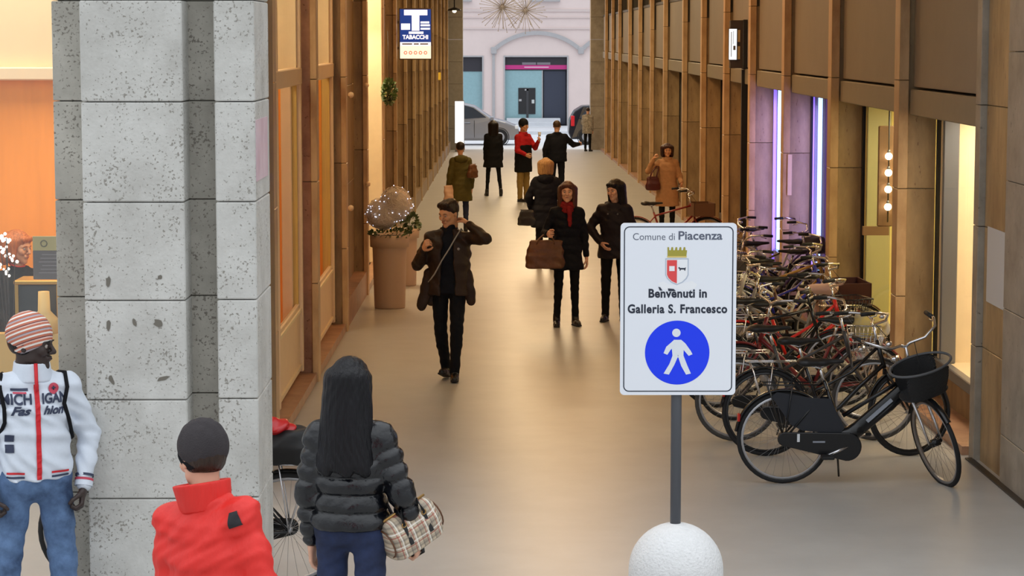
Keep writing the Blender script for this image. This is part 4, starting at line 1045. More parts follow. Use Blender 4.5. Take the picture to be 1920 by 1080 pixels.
def handbag(label, loc, rz, w_, h_, d_, m, hm, hand=None, tilt=0, name='handbag', top=.75, hh=.12):
    b = empty(name, loc, rz, label, 'bag'); b.rotation_euler = (0, tilt, rz)
    s = Sdf(); s.loft([(0, w_/2, d_/2), (h_*.45, w_/2*.97, d_/2*.95), (h_, w_/2*top, d_/2*.35)], e=3.2, cap=.02); s.fold(.004, wob(36)); s.build('bag_body', m, b, .013)
    M_ = Matrix.Translation(Vector(loc)) @ b.rotation_euler.to_matrix().to_4x4(); hd_ = (M_.inverted() @ Vector(hand)) if hand is not None else Vector((0, 0, h_ + hh))
    for q in (-1, 1):
        MB().tube([(-w_*.22, q*d_*.2, h_*.85), (-w_*.20 + hd_.x*.3, q*d_*.15, h_*.9 + (hd_.z-h_)*.5), (hd_.x - .025, hd_.y + q*.012, hd_.z), (hd_.x + .025, hd_.y + q*.012, hd_.z), (w_*.20 + hd_.x*.3, q*d_*.15, h_*.9 + (hd_.z-h_)*.5), (w_*.22, q*d_*.2, h_*.85)], .009, 8).build('handle', hm, b)
    MB().tube([(-w_*.36, 0, h_*.985), (w_*.36, 0, h_*.985)], .006, 6).build('zip', hm, b)
    return b
w5 = P5['world']((P5['eR'] * .35 + P5['wR'] * .65))
bl = at(1022, 503, Y5 - .22)
handbag('large brown leather handbag hanging from the forearm of the woman in red scarf', bl, R(4), .46, .33, .17, M_leather, M_leather, hand=w5, name='handbag', top=.82)
# 6 woman beside her
Y6 = 27.9
M_plum = cloth('plum_black', (30, 24, 30), .55)
P6 = person('woman with black hair in dark padded jacket walking beside the red scarf woman', Xof(1152, Y6), Y6, R(-8), 1.70, female=True, armL=((.3, 0, -1), (.05, -.3, -1)), armR=((.62, .05, -.9), (-.55, -.45, -.6)),
            head=(-30, 12, 0), hair=('shoulder', 'black2', (20, 17, 20)), top=dict(m=M_plum, hem=.80, w=1.12, fold=.006, sleeve=.068, collar='hood'), legs=dict(m=M_blk, w=.98), shoes=M_bleather, legR=((.03, -.07, -1), (.02, .05, -1)), legL=((.03, .06, -1), (0, .1, -1)), fine=1.3)
for q in (-.07, .05): MB().sphere(P6['T'] @ Vector((q, -.150, .40)), .011, 8, 6).build('snap_button', M_frame, P6['top'])
# 7 blonde woman walking away
Y7 = 35.4
P7 = person('woman with golden bobbed hair in black puffer coat walking away', Xof(1023, Y7), Y7, R(176), 1.66, female=True, armL=((.42, .1, -.9), (-.15, -.4, -.8)), armR=((.40, .1, -.9), (.0, -.5, -.5)), head=(0, 0, 0),
            hair=('bob', 'golden', (166, 128, 82)), top=dict(m=M_navy, hem=.66, w=1.18, flare=1.1, puff=(.12, .009), sleeve=.072, collar='hood'), legs=dict(m=M_blk, w=.95), shoes=M_bleather, fine=1.6)
handbag('black shoulder bag at the side of the golden haired woman', at(989, 423, Y7 - .05), R(170), .30, .24, .12, M_bleather, M_bleather, hand=P7['world'](P7['wL']), name='handbag', top=.6)
# 8 olive coat
Y8 = 43.0
P8 = person('person in olive hooded coat walking away beside the left wall', Xof(864, Y8), Y8, R(190), 1.66, female=True, armL=((.25, .1, -1), (.1, -.2, -1)), armR=((.25, .1, -1), (0, -.2, -1)), head=(-10, -6, 0), hair=('short', 'dark8', (34, 26, 24)),
            top=dict(m=M_olive, hem=.62, w=1.12, flare=1.12, collar='hood', sleeve=.066), legs=dict(m=M_djeans, w=.95), legL=((.03, -.1, -1), (0, .1, -1)), fine=1.7)
handbag('brown shoulder bag carried by the person in olive coat', at(886, 334, Y8 - .2), R(60), .30, .26, .12, M_leather, M_leather, hand=P8['world'](P8['T'] @ Vector((-.20, -.02, .36))), top=.6)
handbag('pale pink paper shopping bag carried by the person in olive coat', at(846, 382, Y8 - .1), R(20), .28, .34, .12, mat('pale_pink_paper', (214, 176, 150), .6), mat('pale_pink_paper', (214, 176, 150)), hand=P8['world'](P8['wL']), name='shopping_bag', top=.95)
# 9 black coat
Y9 = 55.0
P9 = person('woman with dark hair in short black coat and boots walking away', Xof(925, Y9), Y9, R(183), 1.77, female=True, head=(0, 0, 0), hair=('shoulder', 'black9', (22, 16, 16)), top=dict(m=M_blk, hem=.68, w=1.12, flare=1.15, sleeve=.064, collar='stand'),
            legs=dict(m=M_blk, w=.80), legL=((.08, -.05, -1), (.06, .02, -1)), legR=((.10, .12, -1), (.10, .20, -1)), shoes=M_bleather, fine=1.9)
# 10 red sleeves
Y10 = 52.6
P10 = person('man in red jacket with black waistcoat and khaki trousers eating by the gallery exit', Xof(981, Y10), Y10, R(48), 1.84, armL=((.2, -.5, -.8), (-.5, -.9, .8)), armR=((.15, -.1, -1), (0, -.9, -.3)), head=(0, 6, 0),
              hair=('beanie', 'black', (16, 14, 14), M_blk, M_blk), sk=S_WARM, top=dict(m=M_red, hem=.90, w=1.04, sleeve=.064), legs=dict(m=M_khaki, w=1.15), shoes=M_bleather, curl=(60, 50), fine=1.8)
s = Sdf(); s.loft([(-.30, .21, .155), (0, .205, .15), (.22, .205, .145), (.30, .20, .14)], e=2.3, cap=.015); s.fold(.004, wob(40)); s.build('waistcoat', M_blk, P10['root'], .018, P10['T'])
s = Sdf(); s.loft([(.30, .12, .06, 0, .10), (.46, .16, .06, 0, .06), (.53, .10, .08, 0, 0)], e=2.3, cap=.015); s.build('waistcoat_yoke', M_blk, P10['root'], .018, P10['T'])
tb = empty('tobacco_pouch', P10['world'](P10['wL'] + Vector((0, -.03, .10))), 0, 'small white cup held up by the man in red jacket', 'cup')
MB().lathe([(.001, 0), (.028, 0), (.036, .09), (.03, .09), (.024, .01), (.001, .01)], 14).build('cup_body', M_white, tb); MB().lathe([(.037, .086), (.040, .092), (.037, .097), (.001, .099)], 14).build('cup_rim', M_white, tb)
tb.name = 'cup'
# 11 man with arm out
Y11 = 53.5
P11 = person('man in dark jacket holding one arm out, seen from behind near the exit', Xof(1044, Y11), Y11, R(184), 1.80, armL=((.35, .1, -1), (.0, -.1, -1)), armR=((.70, -.35, -.60), (.55, -.8, .02)), head=(-14, 0, 0), hair=('short', 'brown11', (74, 54, 38)),
              top=dict(m=M_navy, hem=.86, w=1.18, sleeve=.074, collar='stand'), legs=dict(m=M_navy, w=1.1), shoes=M_bleather, fine=1.8)
# 12 grey coat
Y12 = 83.6
P12 = person('small figure in grey mottled coat standing by the far right pillar', Xof(1101, Y12), Y12, R(150), 1.56, head=(20, 0, 0), hair=('short', 'brown12', (60, 46, 40)), armL=((.3, -.2, -1), (-.2, -.8, .2)), top=dict(m=mat('mottled_grey_coat', (120, 112, 100), .9, col2=(180, 172, 160), vs=14, var=.3), hem=.72, w=1.2, sleeve=.075), legs=dict(m=M_blk, w=1.05), fine=2.6)
# 13 beige coat on the phone
Y13 = 42.5
P13 = person('woman in beige coat holding a phone to her ear beside the right wall', Xof(1250, Y13), Y13, R(-4), 1.64, female=True, armR=((.75, -.25, -.55), (-.45, -.20, 1.0)), armL=((.34, -.02, -1), (.10, -.75, -.35)), head=(8, 8, 0), hair=('bob', 'brown13', (62, 34, 26)), sk=S_WARM,
              top=dict(m=M_beige, hem=.56, w=1.14, flare=1.12, sleeve=.066, collar='stand', name='coat'), legs=dict(m=M_blk, w=.95), curl=(40, 70), palm={'R': (1, 0, 0)}, fine=1.5)
ph = empty('mobile_phone', P13['world'](P13['HM'] @ Vector((-.100, -.01, -.02))), 0, 'dark phone held to the ear of the woman in beige coat', 'phone')
MB().box(-.006, .006, -.035, .035, -.07, .07, .003).build('phone_body', M_black, ph); MB().box(.006, .0075, -.031, .031, -.06, .06).build('screen', mat('phone_screen', (30, 34, 44), .1), ph)
handbag('maroon handbag at the elbow of the woman in beige coat', at(1224, 357, Y13 - .16), R(10), .27, .25, .13, mat('maroon_leather', (78, 28, 30), .4, var=.1), mat('maroon_leather', (78, 28, 30)), hand=P13['world'](P13['T'] @ Vector((-.19, -.10, .38))), top=.7)
# 14 shop woman
Y14 = 17.78
P14 = person('woman with curly ginger hair in black top behind the shop glass', Xof(34, Y14), Y14, R(38), 1.70, female=True, head=(24, 10, 0), hair=('bob', 'ginger', (176, 104, 56)), sk=S_WARM, top=dict(m=M_blk, hem=.84, w=1.06, sleeve=.060, collar='none'), legs=dict(m=M_blk), fine=1.3, dz=.10,
              armL=((.25, -.5, -.9), (-.1, -1, -.2)), armR=((.25, -.3, -1), (0, -.8, -.3)))
MB().tube([P14['HM'] @ Vector((.04*math.cos(a)*1.6, -.0 + .06*math.sin(a), -.135 + .01*math.sin(a))) for a in [k*PI/8 for k in range(16)]], .007, 6, closed=True).build('red_cord', mat('red_cord', (200, 50, 30), .5), P14['root'])
# ------------------------------------------------------------------ bicycles (local frame: heading +X, wheels on z=0)
M_tyre = mat('black_tyre', (28, 28, 30), .8); M_wtyre = mat('dusty_tyre', (74, 72, 70), .85); M_chrome = mat('chrome', (214, 214, 218), .18, metal=1.0); M_alu = mat('aluminium_rim', (176, 176, 180), .35, metal=.8)
M_spoke = mat('steel_spoke', (150, 150, 152), .3, metal=.8); M_saddle = mat('black_saddle', (24, 23, 24), .45); M_rubber = mat('black_rubber', (26, 26, 27), .6)
M_gloss = mat('gloss_black_paint', (18, 18, 21), .22); M_refl = mat('red_reflector', (190, 30, 20), .3); M_orefl = mat('orange_reflector', (230, 110, 30), .3); M_lens = mat('clear_lamp_lens', (226, 230, 236), .15)
def paint(name, col): return mat('paint_' + name, col, .3)
RW = .345
def wheel(parent, c, M=None, rim=M_alu, tyre=M_tyre, Rw=RW, hub_r=.020, n=28, name='wheel', ang=.0, drum=0.0):
    M = M or Matrix.Identity(4); r = Rw - .019
    N_ = 40
    t = MB(); v = []; f = []
    for i in range(N_):
        a = 2*PI*i/N_
        for k in range(8):
            b = 2*PI*k/8; q = r + .019*math.cos(b); v.append((c[0] + q*math.cos(a), c[1] + .018*math.sin(b), c[2] + q*math.sin(a)))
    for i in range(N_):
        for k in range(8): f.append((i*8+k, i*8+(k+1) % 8, ((i+1) % N_)*8+(k+1) % 8, ((i+1) % N_)*8+k))
    w_ = t.add(v, f, True).build(name, tyre, parent, M)
    prof = [(r-.030, -.010), (r-.012, -.014), (r-.012, .014), (r-.030, .010), (r-.030, -.010)]
    MB().lathe(prof, 40, c, 'y').build('rim', rim, w_, M)
    hb = max(hub_r, drum)
    MB().lathe([(.001, -.05), (.012, -.05), (.012, -.032), (hb, -.030), (hb, .030), (.012, .032), (.012, .05), (.001, .05)], 16, c, 'y').build('hub', M_alu if not drum else M_gloss, w_, M)
    s = MB()
    for k in range(n):
        a = 2*PI*k/n + ang; sd = .026 if k % 2 else -.026; da = .32 * (1 if (k // 2) % 2 else -1)
        s.tube([(c[0] + hb*.9*math.cos(a+da), c[1]+sd, c[2] + hb*.9*math.sin(a+da)), (c[0] + (r-.028)*math.cos(a), c[1], c[2] + (r-.028)*math.sin(a))], .0013, 3, caps=False)
    tag(s.build('spokes', M_spoke, w_, M), kind='stuff')
    return w_
def arc(c, r, a0, a1, n=14, y=0): return [(c[0] + r*math.cos(a0+(a1-a0)*k/n), y, c[2] + r*math.sin(a0+(a1-a0)*k/n)) for k in range(n+1)]
def fender(parent, c, r, a0, a1, m, M=None, w_=.052):
    v = []; f = []; n = 18
    for k in range(n+1):
        a = a0 + (a1-a0)*k/n
        for j, (dy, dr) in enumerate(((-w_/2, -.014), (-w_/4, 0), (w_/4, 0), (w_/2, -.014), (w_/4, -.003), (-w_/4, -.003))): v.append((c[0]+(r+dr)*math.cos(a), dy, c[2]+(r+dr)*math.sin(a)))
    for k in range(n):
        for j in range(6): f.append((k*6+j, k*6+(j+1) % 6, (k+1)*6+(j+1) % 6, (k+1)*6+j))
    return MB().add(v, f, True).build('mudguard', m, parent, M)
def bicycle(label, loc, rz, col, steer=0, lean=0, frame='dutch', basket=None, rack=True, guard=None, skirt=None, chaincase=True, bars='swept', rim=M_alu, tyre=M_tyre, fend=None, battery=False,
            saddle_cover=None, rear_box=None, stand=True, group='bicycles parked along the right wall', reflector=True, wb=1.13, Rw=RW, bar_m=M_chrome, cat='bicycle', name='bicycle', pedal=35, sz=0.0):
    b = empty(name, loc, rz, label, cat, group); b.rotation_euler = (R(lean), 0, rz)
    fr = fend or col
    rh = Vector((-wb/2, 0, Rw)); fh = Vector((wb/2, 0, Rw)); bb = Vector((-wb/2 + .46, 0, .285)); st = Vector((-wb/2 + .29, 0, .76 + sz)); ht = Vector((wb/2 - .26, 0, .90)); hb_ = Vector((wb/2 - .205, 0, .70))
    ax = (ht - hb_).normalized()
    SM = Matrix.Translation(hb_) @ Matrix.Rotation(R(steer), 4, ax) @ Matrix.Translation(-hb_)
    # frame
    f_ = MB(); f_.tube([bb, st], .0155, 8); f_.tube([hb_ - ax*.01, ht + ax*.005], .019, 10)
    if frame == 'dutch': f_.tube([hb_ + ax*.02, hb_ + Vector((-.20, 0, -.16)), bb + Vector((.12, 0, .10)), bb], .019, 8); f_.tube([ht - ax*.04, ht + Vector((-.20, 0, -.24)), (st + (bb - st)*.52) + Vector((.05, 0, .02)), st + (bb - st)*.52], .014, 8)
    elif frame == 'ebike': f_.tube([hb_ + ax*.03, bb + Vector((.02, 0, .03))], .030, 10); f_.tube([hb_ + ax*.12 , bb + Vector((-.03, 0, .22))], .017, 8)
    elif frame == 'diamond': f_.tube([hb_ + ax*.03, bb], .0165, 8); f_.tube([ht - ax*.03, st - Vector((-.015, 0, .05))], .0145, 8)
    else: f_.tube([hb_ + ax*.03, bb], .0165, 8); f_.tube([ht - ax*.03, st + (bb - st)*.40], .0145, 8)
    for q in (1, -1):
        f_.tube([bb + Vector((-.04, q*.035, 0)), rh + Vector((0, q*.055, 0))], .009, 6); f_.tube([st + (bb-st)*.12 + Vector((0, q*.015, 0)), rh + Vector((0, q*.055, 0))], .008, 6)
    f_.build('frame', col, b)
    wheel(b, rh, None, rim, tyre, Rw, ang=rnd.random(), drum=.038 if battery else 0); fw = wheel(b, fh, SM, rim, tyre, Rw, ang=rnd.random(), drum=.03 if battery else 0)
    # fork, bars: turn with the steering axis
    fk = MB(); cr = hb_ - ax*.02
    for q in (1, -1): fk.tube([cr + Vector((0, q*.012, 0)), cr + Vector((.01, q*.052, -.05)), cr.lerp(fh, .6) + Vector((.0, q*.052, 0)), fh + Vector((0, q*.052, 0))], [.013, .013, .011, .008], 8)
    fk.build('fork', col if not battery else M_chrome, b, SM)
    hs = ht + ax*.12; hm = MB(); hm.tube([ht - ax*.02, hs], .0125, 8)
    if bars == 'swept': gl_ = [(.0, .04, .02), (.05, .14, .05), (.03, .24, .10), (-.08, .29, .11), (-.20, .30, .10)]
    elif bars == 'flat': gl_ = [(.03, .05, .0), (.03, .15, .03), (.0, .25, .04), (-.03, .31, .04), (-.05, .34, .04)]
    else: gl_ = [(.06, .05, .0), (.08, .16, .0), (.10, .20, -.02), (.13, .21, -.07), (.08, .21, -.13)]
    for q in (1, -1): hm.tube([hs] + [hs + Vector((x, q*y, z)) for x, y, z in gl_], .0112, 8)
    h_ = hm.build('handlebar', bar_m, b, SM)
    for q in (1, -1):
        g0 = hs + Vector((gl_[-1][0], q*gl_[-1][1], gl_[-1][2])); g1 = hs + Vector((gl_[-2][0], q*gl_[-2][1], gl_[-2][2])); d = (g0 - g1).normalized()
        MB().tube([g0 - d*.10, g0 + d*.012], .0165, 10).build('grip', M_rubber, h_, SM)
        MB().tube([g0 - d*.12, g0 - d*.10 + Vector((.02, -q*.012, -.02)), g0 - d*.03 + Vector((.03, -q*.01, -.03))], .006, 6).build('brake_lever', M_chrome, h_, SM)
    MB().sphere(hs + Vector((gl_[1][0] - .03, -gl_[1][1], gl_[1][2] + .03)), .026, 12, 8, (1, 1, .7)).build('bell', M_chrome, h_, SM)
    MB().tube([hs + Vector((.03, .06, .03)), hs + Vector((.12, .03, -.08)), ht + Vector((.08, 0, -.15)), cr + Vector((.06, 0, -.02))], .003, 5).build('brake_cable', M_rubber, h_, SM)
    lp = MB(); L0 = hb_ + Vector((.085, 0, .06)); lp.lathe([(.001, -.03), (.022, -.026), (.034, .03), (.001, .032)], 14, L0, 'x'); l_ = lp.build('headlamp', M_chrome, b, SM); MB().lathe([(.001, .034), (.03, .033)], 14, L0, 'x').build('lens', M_lens, l_, SM)
    fender(b, rh, Rw + .018, R(20), R(172), fr); fender(b, fh, Rw + .018, R(48), R(165), fr, SM)
    # saddle
    sp = st + Vector((-.035, 0, .10)); MB().tube([st, sp], .0125, 8).build('seat_post', M_chrome, b)
    s = Sdf(); s.limb(sp + Vector((-.10, 0, .045)), sp + Vector((.02, 0, .04)), .072, .045, .03, n=(0, 0, 1), sq=2.0); s.limb(sp + Vector((.02, 0, .045)), sp + Vector((.16, 0, .050)), .034, .020, .03, n=(0, 0, 1), sq=1.3)
    sd = s.build('saddle', M_saddle, b, .011)
    if saddle_cover:
        s = Sdf(); s.limb(sp + Vector((-.11, 0, .05)), sp + Vector((.05, 0, .045)), .092, .062, .03, n=(0, 0, 1), sq=1.5); s.limb(sp + Vector((.03, 0, .05)), sp + Vector((.17, 0, .050)), .05, .032, .03, n=(0, 0, 1), sq=1.2); s.fold(.006, wob(60)); s.build('saddle_cover', saddle_cover, sd, .012)
    for q in (1, -1): MB().tube([sp + Vector((-.08, q*.03, .02)), sp + Vector((0, q*.02, .0)), sp + Vector((.08, q*.012, .03))], .004, 5).build('saddle_spring', M_chrome, sd)
    # cranks, chain
    ca = R(pedal)
    ck = MB(); ck.lathe([(.001, -.052), (.09, -.050), (.09, -.046), (.001, -.044)], 24, bb, 'y')
    ck_ = ck.build('chainring', M_alu, b)
    for q in (1, -1):
        e = bb + Vector((math.cos(ca)*.165*q, -q*.075, -math.sin(ca)*.165*q))
        MB().tube([bb + Vector((0, -q*.06, 0)), e], [.013, .009], 8).build('crank_arm', M_chrome, b)
        MB().box(e.x - .045, e.x + .045, min(e.y, e.y - q*.09), max(e.y, e.y - q*.09), e.z - .012, e.z + .012, .005).build('pedal', M_rubber, b)
    if chaincase:
        cc = guard or M_gloss; n = 14
        up_ = [(bb.x + .105*math.cos(a), bb.z + .105*math.sin(a)) for a in [R(-95) + (R(95)-R(-95))*k/n for k in range(n+1)]]; bk = [(rh.x + .052*math.cos(a), rh.z + .052*math.sin(a)) for a in [R(95) + R(170)*k/8 for k in range(9)]]
        c_ = MB().prism(up_ + bk, -.066, -.044).build('chain_case', cc, b); md = c_.modifiers.new('b', 'BEVEL'); md.width = .006; md.segments = 2
        if battery:
            pass
    else: MB().tube([bb + Vector((0, -.048, .085)), rh + Vector((0, -.048, .03)), rh + Vector((-.03, -.048, 0)), rh + Vector((0, -.048, -.03)), bb + Vector((0, -.048, -.085))], .004, 5).build('chain', M_rubber, b)
    if skirt:
        ps = [(st.x - .01 + (bb.x-st.x)*.3, .0 + .64), (rh.x + .20, Rw + .30), (rh.x - .06, Rw + .345), (rh.x - .10, Rw + .31), (rh.x + .05, Rw + .10), (rh.x + .13, Rw + .06), (bb.x - .06, .37), (bb.x - .02, .42)]
        for q in (1, -1): MB().prism(ps, q*.036 - .002, q*.036 + .002).build('coat_guard', skirt, b)
    if rack:
        rk = MB(); z = Rw + .40
        for q in (1, -1):
            rk.tube([(rh.x + .24, q*.05, z), (rh.x - .16, q*.06, z)], .006, 6); rk.tube([(rh.x - .13, q*.06, z), (rh.x, q*.06, Rw)], .005, 6); rk.tube([(rh.x + .05, q*.06, z), (rh.x, q*.06, Rw)], .005, 6)
        for x in (.20, .07, -.05, -.16): rk.tube([(rh.x + x, -.055, z), (rh.x + x, .055, z)], .005, 6)
        rk.build('rear_rack', M_gloss if battery else M_chrome, b)
    if reflector: MB().box(rh.x - Rw - .045, rh.x - Rw - .025, -.025, .025, Rw + .10, Rw + .16, .006).build('rear_reflector', M_refl, b, Matrix.Translation((.05, 0, .02)))
    if stand: MB().tube([bb + Vector((-.06, .03, -.03)), (bb.x - .02 if battery else bb.x - .10, .17, .0 + .012)], .008, 8).build('kick_stand', M_gloss, b)
    if battery:
        d0 = hb_ + ax*.03 + Vector((-.09, 0, -.02)); d1 = bb + Vector((.07, 0, .12)); dd = (d1 - d0)
        s = Sdf(); s.limb(d0, d1, .045, .050, .0, n=(0, 1, 0), sq=1.25); s.limb(bb + Vector((-.02, 0, .08)), bb + Vector((.06, 0, .10)), .05, .05, .03); s.build('battery', M_gloss, b, .010)
        s = MB().box(-.12, .12, -.041, -.0395, -.014, .014).build('battery_mark', mat('grey_mark', (150, 156, 168), .4), b, Matrix.Translation(d0.lerp(d1, .52)) @ Matrix.Rotation(math.atan2(-dd.z, dd.x), 4, 'Y'))
        MB().box(-.045, .045, -.0685, -.067, -.006, .006).build('maker_plate', mat('grey_mark', (150, 156, 168)), b, Matrix.Translation((bb.x - .21, 0, .325)))
        MB().box(-.010, .010, -.069, -.066, -.03, .03, .004).build('white_clip', M_lens, b, Matrix.Translation((rh.x + .10, 0, Rw + .01)))
    bx = hs + Vector((.20, 0, -.10))
    if basket == 'oval':
        m = MB(); prof = []
        s = Sdf(); s.loft([(-.22, .19, .115), (-.10, .215, .135), (.0, .235, .15), (.012, .24, .155)], e=2.4, cap=.012)
        s.p.append(('sub',) + Sdf().loft([(-.205, .18, .105), (.0, .222, .138), (.05, .226, .142)], e=2.4).p[0][1:])
        Mb = SM @ Matrix.Translation(bx + Vector((.0, 0, .02))) @ Matrix.Rotation(PI/2, 4, 'Z')
        bk_ = s.build('basket', mat('black_woven_plastic', (34, 35, 38), .6, bump=.6, bs=150), b, .0058, Mb)
        MB().tube([(.236*math.cos(a), .152*math.sin(a), .012) for a in [k*PI/16 for k in range(32)]], .010, 8, closed=True).build('basket_rim', mat('grey_rim', (84, 86, 90), .5), bk_, Mb)
    elif basket == 'wire':
        m = MB(); Mb = SM @ Matrix.Translation(bx)
        for z, sx_, sy in ((-.2, .11, .14), (-.13, .12, .155), (-.06, .13, .165), (.0, .14, .18)):
            m.tube([(-sx_, -sy, z), (sx_, -sy, z), (sx_, sy, z), (-sx_, sy, z)], .0035 if z < 0 else .006, 5, closed=True)
        for k in range(-4, 5):
            t = k/4
            for q in (1, -1): m.tube([(q*.11, t*.14, -.2), (q*.14, t*.18, 0)], .0025, 4); m.tube([(t*.11, q*.14, -.2), (t*.14, q*.18, 0)], .0025, 4)
            m.tube([(-.11, t*.14, -.2), (.11, t*.14, -.2)], .0025, 4)
        m.build('wire_basket', M_chrome if rnd.random() < .5 else M_gloss, b, Mb)
    elif basket:
        bw = (.17, .24, .20); s = MB(); Mb = SM @ Matrix.Translation(bx)
        s.box(-bw[0], bw[0], -bw[1], bw[1], -.20, -.185); s.box(-bw[0], -bw[0]+.012, -bw[1], bw[1], -.185, .0); s.box(bw[0]-.012, bw[0], -bw[1], bw[1], -.185, .0); s.box(-bw[0], bw[0], -bw[1], -bw[1]+.012, -.185, .0); s.box(-bw[0], bw[0], bw[1]-.012, bw[1], -.185, .0)
        s.build('front_crate', basket, b, Mb)
    if rear_box:
        s = Sdf(); c = Vector((rh.x - .02, 0, Rw + .51)); s.loft([(c.z - .10, .15, .12, c.x, 0), (c.z, .17, .14, c.x, 0), (c.z + .10, .13, .10, c.x, 0)], e=2.6, cap=.04); s.fold(.010, wob(34, ph=rnd.random()*5)); s.build('rear_bag', rear_box, b, .014)
    return b
def park(x, y): return (x, y, gz(y))
# front electric bicycle
Yb0 = 16.95
xr, xf = at(1468, 825, Yb0).x, at(1767, 825, Yb0).x
bicycle('black electric bicycle with oval front basket and turned front wheel, nearest the viewer', park((xr + xf)/2, Yb0), R(1), M_gloss, steer=-74, frame='ebike', basket='oval', skirt=mat('dark_coat_guard', (30, 33, 42), .5), battery=True, rim=M_alu, tyre=M_tyre, wb=(xf - xr), pedal=158, lean=3)
def bat(px_r, Y, wb=1.13): return park(at(px_r, 800, Y).x + wb/2, Y)
white_cov = mat('pinkish_plastic_cover', (206, 170, 158), .35); grey_bag = mat('grey_and_yellow_bag', (150, 150, 152), .5, col2=(206, 180, 70), var=.05, vs=5); red_bag = mat('red_plastic', (186, 26, 30), .3)
specs = [
 (dict(label='black city bicycle with double kickstand just behind the electric one', col=M_gloss, steer=12, frame='dutch', rim=M_gloss), 1436, 18.15, 1.13, 0),
 (dict(label='silver rimmed bicycle with high swept handlebar, third from the front', col=paint('graphite', (66, 62, 62)), steer=-8, frame='mixte', basket='wire', rack=True), 1380, 18.9, 1.12, 2),
 (dict(label='bicycle with grey and yellow bag on its rear rack', col=paint('maroon', (110, 26, 30)), steer=14, frame='dutch', rear_box=grey_bag), 1352, 20.0, 1.12, -2),
 (dict(label='bicycle with straight black top tube and yellow rear clip', col=M_gloss, steer=-10, frame='diamond', bars='flat', chaincase=False, bar_m=M_gloss), 1356, 20.8, 1.1, 3),
 (dict(label='bright red framed bicycle in the middle of the row', col=paint('red', (208, 32, 26)), steer=20, frame='dutch', basket='wire'), 1352, 21.6, 1.12, -3),
 (dict(label='bicycle with pinkish plastic cover over its saddle', col=paint('grey', (128, 124, 122)), steer=-24, frame='mixte', saddle_cover=white_cov), 1358, 22.4, 1.12, 2),
 (dict(label='bicycle with dark maroon crate on its handlebar', col=paint('brown', (86, 50, 38)), steer=8, frame='dutch', basket=mat('maroon_crate', (66, 26, 26), .7)), 1350, 23.3, 1.12, 0),
 (dict(label='white city bicycle with chrome handlebar behind the crate bicycle', col=paint('white', (206, 200, 192)), steer=-18, frame='mixte', basket='wire'), 1352, 24.2, 1.12, 3),
 (dict(label='blue bicycle halfway along the row', col=paint('blue', (40, 44, 150)), steer=15, frame='dutch', rear_box=mat('dark_cloth_bag', (52, 44, 46), .8)), 1345, 25.1, 1.12, -2),
 (dict(label='gold coloured bicycle with raised handlebar near the first neon window', col=paint('gold', (176, 136, 72)), steer=-12, frame='diamond', bars='swept', chaincase=False), 1340, 26.0, 1.1, 2),
 (dict(label='black bicycle with wire basket near the first neon window', col=M_gloss, steer=22, frame='mixte', basket='wire'), 1335, 27.0, 1.12, 0),
 (dict(label='purple tinted dark bicycle between the two neon windows', col=paint('violet', (70, 54, 110)), steer=-15, frame='dutch'), 1330, 28.0, 1.12, 3),
 (dict(label='silver bicycle with wire basket under the far neon window', col=paint('silver', (170, 168, 170)), steer=10, frame='mixte', basket='wire', rear_box=mat('dark_cloth_bag', (52, 44, 46))), 1328, 29.0, 1.12, -2),
 (dict(label='last dark bicycle of the row with chrome bars under the far neon window', col=paint('graphite', (66, 62, 62)), steer=-20, frame='dutch', basket='wire'), 1322, 30.0, 1.12, 2),
]
jit = (0, 0, 26, -12, 34, 6, 44, -6, 30, 48, 10, 40, 20, 46)
for i, (kw, px, Y, wb, rz) in enumerate(specs):
    kw = dict(kw); lb = kw.pop('label'); back = i in (2, 5, 7, 10, 12)
    loc = bat(px + jit[i], Y, wb)
    bicycle(lb, loc, R(rz + (180 if back else 0)), lean=(-3, 4, 5, -4, 6)[i % 5] * (-1 if back else 1), wb=wb, tyre=M_wtyre if i == 1 else M_tyre, pedal=(40, 130, 10, 75)[i % 4], sz=(0, .03, -.02, .05, -.04)[i % 5], **kw)
# lone red bicycle further along
Yr = 36.6
bicycle('dark red bicycle with brown front basket parked alone further along the right wall', park(at(1208, 400, Yr).x + .42, Yr), R(2), paint('dark_red', (130, 34, 30)), steer=6, frame='diamond', basket=mat('brown_basket', (104, 72, 50), .8), rack=False, bars='swept', group=None, lean=2)
# bicycle behind the big stone pillar (heading left)
Yp = 13.55
hbx = at(543, 998, Yp).x
pb_ = bicycle('black bicycle with red bag on its rear rack standing behind the big stone pillar', park(hbx - 1.12/2, Yp), R(180), M_gloss, steer=6, frame='dutch', wb=1.12, rear_box=mat('black_pannier', (20, 20, 22), .6), group=None, reflector=False, stand=True, lean=-3)
s = Sdf(); s.ell((-1.12/2 + .10, 0, RW + .61), (.13, .10, .055), 0); s.fold(.010, wob(60)); s.build('red_cover', red_bag, pb_, .010)
